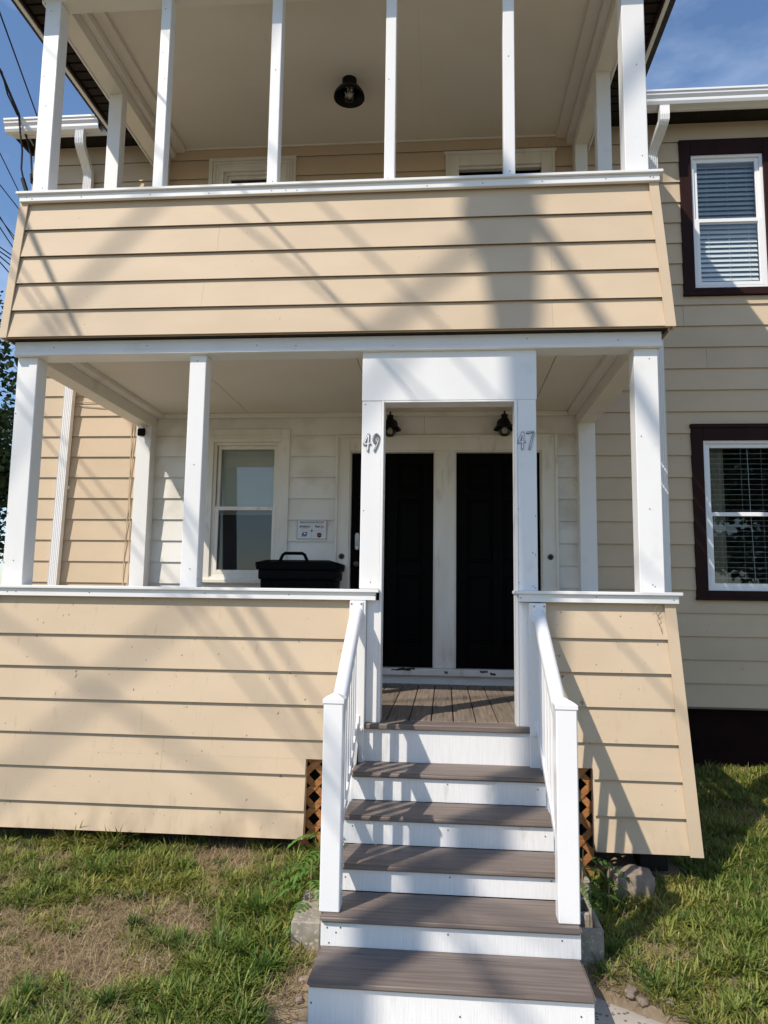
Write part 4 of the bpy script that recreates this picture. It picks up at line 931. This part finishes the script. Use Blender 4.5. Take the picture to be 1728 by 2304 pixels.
for (u, v, sz) in ((1228 + 640 / 3.318, 1680 + 1890 / 3.318, .022), (1228 + 720 / 3.318, 1680 + 1930 / 3.318, .018), (1228 + 900 / 3.318, 1680 + 1950 / 3.318, .02), (683, 2240, .017), (672, 2268, .014)):
    q = ray_z(u, v, -.96); k_ += 1
    lump('stone', 'rock', (q.x, q.y, gz(q.x, q.y) - .008), (sz * 1.4, sz, sz * .8), k_ * 2.3, ('pale stone at the edge of the walk, nearest the steps', 'pale stone second from the steps along the walk edge', 'pale stone third from the steps along the walk edge', 'small stone in the bare soil left of the bottom step', 'smallest stone in the soil by the bottom riser')[k_ - 1], 'stone', 'loose stones by the walk', rough=.25, rz_=k_)

# ------------------------------------------------------------------ plants
def colmesh(name, verts, faces, cols, m, parent=None, loc=None):
    me = bpy.data.meshes.new(name)
    V_ = np.asarray(verts, np.float32).reshape(-1, 3); F_ = faces
    org = ORG[parent] if parent is not None else Vector(loc)
    V_ = V_ - np.array(org, np.float32)
    me.vertices.add(len(V_)); me.vertices.foreach_set('co', V_.ravel())
    loops = np.concatenate([np.asarray(f, np.int32).ravel() for f in F_]); tot = np.concatenate([np.full(len(f), np.asarray(f).shape[1], np.int32) for f in F_])
    me.loops.add(len(loops)); me.loops.foreach_set('vertex_index', loops)
    me.polygons.add(len(tot)); st = np.concatenate([[0], np.cumsum(tot)[:-1]]).astype(np.int32)
    me.polygons.foreach_set('loop_start', st); me.polygons.foreach_set('loop_total', tot)
    me.update(calc_edges=True); me.validate()
    a = me.attributes.new('Col', 'FLOAT_COLOR', 'POINT'); c4 = np.ones((len(V_), 4), np.float32); c4[:, :3] = cols; a.data.foreach_set('color', c4.ravel())
    me.materials.append(MATS[m]); o = bpy.data.objects.new(name, me); col.objects.link(o)
    if parent is not None: o.parent = parent
    else: o.location = org + Vector((0, 0, ZG))
    ORG[o] = org; return o
def blades(base, h, w, ang, lean, curl, cols):
    """tapered bent blades: 2 quads + tip"""
    n = len(h); d = np.stack([np.cos(ang), np.sin(ang), np.zeros(n)], 1); s_ = np.stack([-np.sin(ang), np.cos(ang), np.zeros(n)], 1)
    V_ = np.zeros((n, 7, 3)); C_ = np.zeros((n, 7, 3))
    for i, (t, ww) in enumerate(((0, 1), (.4, .85), (.75, .55), (1, 0))):
        a = lean + curl * t
        hz = h * (t * np.sin(lean + curl * t * .6)); vz = h * (t * np.cos(lean + curl * t * .6))
        c = base + d * hz[:, None] + np.array([0, 0, 1.]) * vz[:, None]
        if i < 3: V_[:, 2 * i] = c - s_ * (w * ww / 2)[:, None]; V_[:, 2 * i + 1] = c + s_ * (w * ww / 2)[:, None]; C_[:, 2 * i] = C_[:, 2 * i + 1] = cols * (.8 + .25 * t)
        else: V_[:, 6] = c; C_[:, 6] = cols * 1.05
    o = np.arange(n)[:, None] * 7
    q = np.concatenate([o + np.array([[0, 1, 3, 2]]), o + np.array([[2, 3, 5, 4]])]); t = o + np.array([[4, 5, 6]])
    return V_.reshape(-1, 3), [q, t], C_.reshape(-1, 3)
def nz2(x, y, s_, o): return noise.noise((x * s_ + o, y * s_ - o, o * 1.7))
def blocked(x, y):
    if .40 < x < 1.65 and -1.43 < y < .2: return True
    if y < -1.0 and .30 < x < 2.0 + (y + 1.2) * -.02 and y < -1.02 - (0.35 * (1.66 - x) / 1.2 if x < 1.66 else (x - 1.66) * .6): return True
    if -1.95 < x < 2.42 and y > -.02: return True
    if y > D + .05: return True
    if (.28 < x < .43 and -.99 < y < -.6) or (1.61 < x < 1.75 and -.91 < y < -.51): return True
    return False
def lush(x, y):               # 0 bare .. 1 thick green
    n = nz2(x, y, 1.5, 3.1) * .6 + nz2(x, y, 4.3, 9.2) * .45
    if x < 1.0:
        b = .74 + n * 1.7
        # bare soil by the porch and the dry patch near the middle, thicker green towards the left and beside the steps
        b -= .55 * math.exp(-((x + .15) / .50) ** 2 - ((y + .20) / .17) ** 2)
        b -= .50 * math.exp(-((x + .38) / .32) ** 2 - ((y + .66) / .16) ** 2)
        b -= .35 * math.exp(-((x + .9) / .30) ** 2 - ((y + 1.15) / .15) ** 2)
        b += .50 * math.exp(-((x - .12) / .20) ** 2 - ((y + .80) / .40) ** 2)
        b += .30 * math.exp(-((x + 1.6) / .6) ** 2 - ((y + .3) / .35) ** 2)
        b += .75 * math.exp(-((x + 1.12) / .20) ** 2 - ((y + .08) / .07) ** 2)
        b -= .6 * math.exp(-((x - .36) / .10) ** 2 - ((y + 1.25) / .25) ** 2)
    else:
        b = .88 + n * .6
        b -= .5 * math.exp(-((x - 2.0) / .22) ** 2 - ((y + .75) / .12) ** 2)
        b -= .5 * math.exp(-((x - 3.2) / .25) ** 2 - ((y - 1.0) / .3) ** 2)
        b -= .7 * math.exp(-((x - 1.8) / .12) ** 2 - ((y + 1.0) / .2) ** 2)
        b -= .3 * math.exp(-((x - 2.2) / .4) ** 2 - ((y - .0) / .12) ** 2)
    return min(max(b, 0), 1)
G = []; DRY = []
def scatter(x0, x1, y0, y1, dens, big=1.0, lim=None):
    n = int((x1 - x0) * (y1 - y0) * dens)
    X, Y, U = rng.uniform(x0, x1, n), rng.uniform(y0, y1, n), rng.uniform(0, 1, n)
    for x, y, u in zip(X, Y, U):
        if blocked(x, y) or (lim and lim(x, y)): continue
        l = lush(x, y)
        if u < l * .95 + .02:
            cl = max(0, nz2(x, y, 6.5, 5.5)); hh = (.022 + .032 * l + .10 * cl * l) * rng.uniform(.55, 1.35) * big
            if -1.45 < x < -.85 and y > -.18: hh *= 1.5
            if -.1 < x < .42 and -1.25 < y < -.4: hh *= 1.35
            G.append((x, y, hh, l))
        elif u < l * .95 + .02 + (1 - l) * .8: DRY.append((x, y, rng.uniform(.025, .11) * big, l))
inn = lambda x, y: (-2.5 < x < .5 and -1.95 < y < .12) or (1.5 < x < 4.6 and -1.6 < y < 2.1)
scatter(-2.5, .5, -1.95, .12, 15000); scatter(1.5, 4.6, -1.6, 2.1, 12500)
scatter(-6.5, 8.5, -6.5, 2.1, 650, 1.9, inn)
G = np.array(G); DRY = np.array(DRY)
CB, CH, CWd, CA_, CL, CCu, CC = [], [], [], [], [], [], []
def clumps(x0, x1, y0, y1, n):
    for _ in range(n):
        x, y = rng.uniform(x0, x1), rng.uniform(y0, y1)
        if blocked(x, y) or rng.uniform() > lush(x, y) * 1.1 + .02: continue
        m_ = int(rng.integers(14, 46)); hh = rng.uniform(.045, .095) * (1.35 if -.1 < x < .42 else 1); z = gz(x, y) - .003
        a = rng.uniform(0, 6.283, m_); sp = rng.uniform(.012, .035)
        CB.append(np.stack([x + np.cos(a) * sp * rng.uniform(0, 1, m_), y + np.sin(a) * sp * rng.uniform(0, 1, m_), np.full(m_, z)], 1))
        CH.append(hh * rng.uniform(.6, 1.3, m_)); CWd.append(rng.uniform(.005, .0115, m_)); CA_.append(a + rng.normal(0, .35, m_)); CL.append(rng.uniform(.25, 1.1, m_)); CCu.append(rng.uniform(.2, 1.1, m_))
        k = rng.uniform(0, 1); c0 = np.array([.055, .110, .018]) * (1 - k) + np.array([.26, .28, .06]) * k
        CC.append(c0 * rng.uniform(.95, 1.6, (m_, 1)))
clumps(-2.4, .45, -1.9, .1, 1700); clumps(1.55, 4.5, -1.5, 2.0, 2300)
CV = blades(np.concatenate(CB), np.concatenate(CH), np.concatenate(CWd), np.concatenate(CA_), np.concatenate(CL), np.concatenate(CCu), np.concatenate(CC))
def base_of(A): return np.stack([A[:, 0], A[:, 1], np.array([gz(x, y) - .004 for x, y in A[:, :2]])], 1)
n = len(G); hue = rng.uniform(0, 1, (n, 1)); pn = np.array([nz2(x, y, 2.2, 12.) for x, y in G[:, :2]])[:, None] * .9 + .5
pn = np.clip(pn + rng.normal(0, .18, (n, 1)), 0, 1)
gc = np.array([.085, .135, .020]) * (1 - pn) + np.array([.30, .27, .065]) * pn
yel = (rng.uniform(0, 1, (n, 1)) < .10) * 1.0; gc = gc * (1 - yel) + np.array([.30, .24, .10]) * yel
gc *= rng.uniform(.9, 1.75, (n, 1))
v_, f_, c_ = blades(base_of(G), G[:, 2], rng.uniform(.0032, .0075, n) * (1 + 6 * G[:, 2]), rng.uniform(0, 6.283, n), rng.uniform(.15, 1.15, n), rng.uniform(.1, 1.3, n), gc)
o_ = len(v_); v_ = np.concatenate([v_, CV[0]]); c_ = np.concatenate([c_, CV[2]]); f_ = [np.concatenate([a, b + o_]) for a, b in zip(f_, CV[1])]
gr = colmesh('grass', v_, f_, c_, 'blade', None, (0, 0, -1)); gr['kind'] = 'stuff'; gr['label'] = 'patchy green lawn grass on both sides of the steps'; gr['category'] = 'grass'
n = len(DRY); dc_ = np.array([.45, .345, .195]) * rng.uniform(.55, 1.45, (n, 1)) * np.array([1, 1, 1]) + rng.normal(0, .015, (n, 3)); dc_ = np.clip(dc_, .03, 1)
bs = base_of(DRY); bs[:, 2] += rng.uniform(.002, .012, n)
v_, f_, c_ = blades(bs, DRY[:, 2], rng.uniform(.0018, .0036, n), rng.uniform(0, 6.283, n), rng.uniform(.8, 1.5, n), rng.uniform(-.2, .5, n), dc_)
gr = colmesh('dry_grass', v_, f_, c_, 'blade', None, (0, 0, -1)); gr['kind'] = 'stuff'; gr['label'] = 'dead straw coloured grass lying over bare soil'; gr['category'] = 'dry grass'

# pinnate weeds beside the steps: each compound leaf is one part
def weed(name, x, y, z, leaves, label, seed, size=1.0, tone=1.0):
    r_ = random.Random(seed); t = thing(name, (x, y, z), label, 'weed', 'leafy weeds beside the steps')
    top = Vector((x + .01, y - .015, z + .36 * size)); st = MB().tube([(x, y, z - .02), (x + .005, y - .005, z + .18 * size), top], [.006, .005, .003], 7); st.build('stem', 'dead_vine', t)
    for i in range(leaves):
        hz_ = z + (.06 + .30 * i / leaves) * size; a = i * 2.4 + r_.uniform(-.4, .4) + seed; L_ = (.17 + r_.uniform(0, .08)) * size
        d = Vector((math.cos(a), math.sin(a), 0)); s_ = Vector((-d.y, d.x, 0)); V_, F3, C_ = [], [], []
        pts = [Vector((x, y, hz_)) + d * (L_ * u_) + Vector((0, 0, L_ * (.55 * u_ - .75 * u_ * u_))) for u_ in np.linspace(0, 1, 9)]
        base = np.array([.085, .17, .028]) * tone * r_.uniform(.8, 1.3)
        def leaflet(p, dr, ln, wd):
            up_ = Vector((0, 0, 1)); sd_ = dr.cross(up_).normalized(); o_ = len(V_)
            for u_, w_ in ((0, .1), (.25, .8), (.5, 1), (.8, .5), (1, 0)):
                c = p + dr * ln * u_ + Vector((0, 0, -.25 * ln * u_ * u_)); V_.extend([c - sd_ * wd * w_ / 2 + up_ * wd * .12 * w_, c, c + sd_ * wd * w_ / 2 + up_ * wd * .12 * w_]); C_.extend([base * r_.uniform(.9, 1.1)] * 3)
            for k in range(4):
                q_ = o_ + 3 * k; F3.extend([(q_, q_ + 1, q_ + 4, q_ + 3), (q_ + 1, q_ + 2, q_ + 5, q_ + 4)])
        for k in range(2, 9):
            tt = (pts[k] - pts[k - 1]).normalized()
            for sg_ in (-1, 1): leaflet(pts[k], (s_ * sg_ + tt * .55).normalized(), .062 * size * (1.15 - .06 * k), .021 * size)
        leaflet(pts[-1], (pts[-1] - pts[-2]).normalized(), .06 * size, .022 * size)
        colmesh('leaf', [tuple(v) for v in V_], [np.array(F3)], np.array(C_), 'foliage', t)
weed('pinnate_weed', .37, -.50, gz(.37, -.5), 8, 'leafy weed with feathered leaves against the left newel post', 1, .92)
weed('pinnate_weed', .33, -.76, gz(.33, -.76), 7, 'low feathered weed growing behind the left concrete block', 2, .8)
weed('pinnate_weed', 1.72, -.47, gz(1.72, -.47), 8, 'dark shaded feathered weed right of the right newel post', 4, .95, .8)
weed('pinnate_weed', 1.88, -.36, gz(1.88, -.36), 6, 'shaded feathered weed beside the boulder', 8, .6, .8)
def tuft(x, y, n_, h, label, tone):
    a = rng.uniform(0, 6.283, n_); hh = h * rng.uniform(.5, 1.15, n_)
    b = np.stack([x + rng.normal(0, .018, n_), y + rng.normal(0, .014, n_), np.full(n_, gz(x, y) - .005)], 1)
    c = np.array(tone) * rng.uniform(.75, 1.3, (n_, 1))
    v_, f_, c_ = blades(b, hh, rng.uniform(.005, .010, n_), a, rng.uniform(.1, .8, n_), rng.uniform(.2, 1.3, n_), c)
    o = colmesh('grass_tuft', v_, f_, c_, 'blade', None, (x, y, gz(x, y))); tag(o, label, 'grass tuft', 'tall tufts of grass')
for (u, v, n_, h, lb) in ((250, 1880, 130, .13, 'tall grass tuft against the left skirt near its left end'), (285, 1872, 90, .12, 'grass tuft against the left skirt, just right of the tallest one'), (455, 1905, 80, .085, 'grass tuft in bare soil below the middle of the left skirt'), (420, 1958, 70, .07, 'flat tuft in the dry soil left of centre'), (500, 1945, 60, .06, 'small tuft in the dry soil near the left block'), (295, 1912, 60, .06, 'small tuft below the tall tufts at the left skirt'),
                          (545, 2150, 130, .13, 'bright grass tuft left of the bottom tread'), (580, 2060, 130, .15, 'tall bright grass tuft left of the left concrete block'), (595, 2190, 110, .14, 'arching grass tuft in front of the left concrete block'), (300, 2085, 110, .08, 'dark green clump in the middle of the left lawn'), (240, 2260, 120, .09, 'dark clump at the bottom of the left lawn'), (60, 2250, 110, .10, 'grass clump at the bottom left corner'), (405, 2120, 90, .08, 'green clump near the centre of the dry left lawn'),
                          (1470, 2225, 90, .10, 'broad bladed tuft at the edge of the walk right of the steps'), (1385, 2145, 60, .09, 'tuft in front of the hollow block right of the steps'), (1690, 2010, 80, .10, 'tuft at the right edge of the lawn')):
    q = ray_z(u, v, -.9)
    for _ in range(4): q = ray_z(u, v, gz(q.x, q.y))
    tuft(q.x, q.y, n_, h, lb, (.075, .15, .024) if v < 2000 or 'dark' in lb else (.12, .20, .035))
# dried vine hanging from the right ledge
q = [ray_y(1128 + a / 2.765, 1300 + b / 2.765, -.055) for a, b in ((975, 170), (955, 195), (962, 222), (985, 245), (970, 265), (990, 300), (998, 338))]
vn = thing('dried_vine', q[-1], 'dried curling vine tendril hanging on the right skirt below the ledge', 'vine')
MB().tube(q, .0018, 5).build('tendril', 'dead_vine', vn); MB().tube([q[2], q[2] + Vector((.012, -.004, .012)), q[1] + Vector((.02, -.004, .0))], .0015, 5).build('tendril', 'dead_vine', vn)

# ------------------------------------------------------------------ trees
def tree(x, y, zb, hgt, rad, label, seed, n_leaf, tone=(.045, .085, .02), leaf=.16):
    r_ = np.random.default_rng(seed); rr_ = random.Random(seed)
    t = thing('tree', (x, y, zb), label, 'tree', 'leafy trees around the house')
    tr_ = MB().tube([(x, y, zb - .2), (x + .1, y, zb + hgt * .25), (x - .05, y + .1, zb + hgt * .5), (x, y, zb + hgt * .8)], [.26, .2, .14, .04], 12)
    cs = []
    for i in range(16):
        a = i * 2.4; rr2 = rad * rr_.uniform(.35, .8); hz_ = zb + hgt * (.38 + .55 * rr_.random()); k = 1 - abs((hz_ - zb) / hgt - .6) * .9
        c = Vector((x + math.cos(a) * rr2 * k, y + math.sin(a) * rr2 * k, hz_)); cs.append((c, rad * rr_.uniform(.25, .42)))
        tr_.tube([(x, y, zb + hgt * .3 + (hz_ - zb - hgt * .3) * .4), (x + (c.x - x) * .5, y + (c.y - y) * .5, hz_ - .4), c], [.08, .05, .015], 6)
    tr_.build('trunk', 'bark', t, smooth=True)
    n = n_leaf; idx = r_.integers(0, len(cs), n); d = r_.normal(0, 1, (n, 3)); d /= np.linalg.norm(d, axis=1)[:, None]
    rad_ = np.array([c[1] for c in cs])[idx] * r_.uniform(.55, 1.08, n) ; C0 = np.array([tuple(c[0]) for c in cs])[idx]
    P = C0 + d * rad_[:, None] * np.array([1.15, 1.15, .85])
    a1 = r_.normal(0, 1, (n, 3)); a1[:, 2] *= .5; a1 /= np.linalg.norm(a1, axis=1)[:, None]; a2 = np.cross(a1, r_.normal(0, 1, (n, 3))); a2 /= np.linalg.norm(a2, axis=1)[:, None]
    s_ = leaf * r_.uniform(.6, 1.2, (n, 1)); V_ = np.stack([P - a1 * s_ * .5, P + a2 * s_ * .35, P + a1 * s_ * .5, P - a2 * s_ * .35], 1).reshape(-1, 3)
    C_ = np.repeat(np.array(tone) * r_.uniform(.6, 1.5, (n, 1)), 4, 0)
    colmesh('crown', V_, [np.arange(4 * n).reshape(-1, 4)], C_, 'foliage', t)
tree(-11.0, 9.8, -.75, 7.7, 4.3, 'dark leafy tree at the left edge behind the porch', 11, 30000, (.022, .040, .011))
tree(13.2, -20, -1.0, 9.0, 3.6, 'leafy street tree across the road to the right', 12, 12000, leaf=.3)
tree(-17, -23, -1.0, 10.5, 4.4, 'leafy street tree across the road to the left', 13, 9000, leaf=.3)
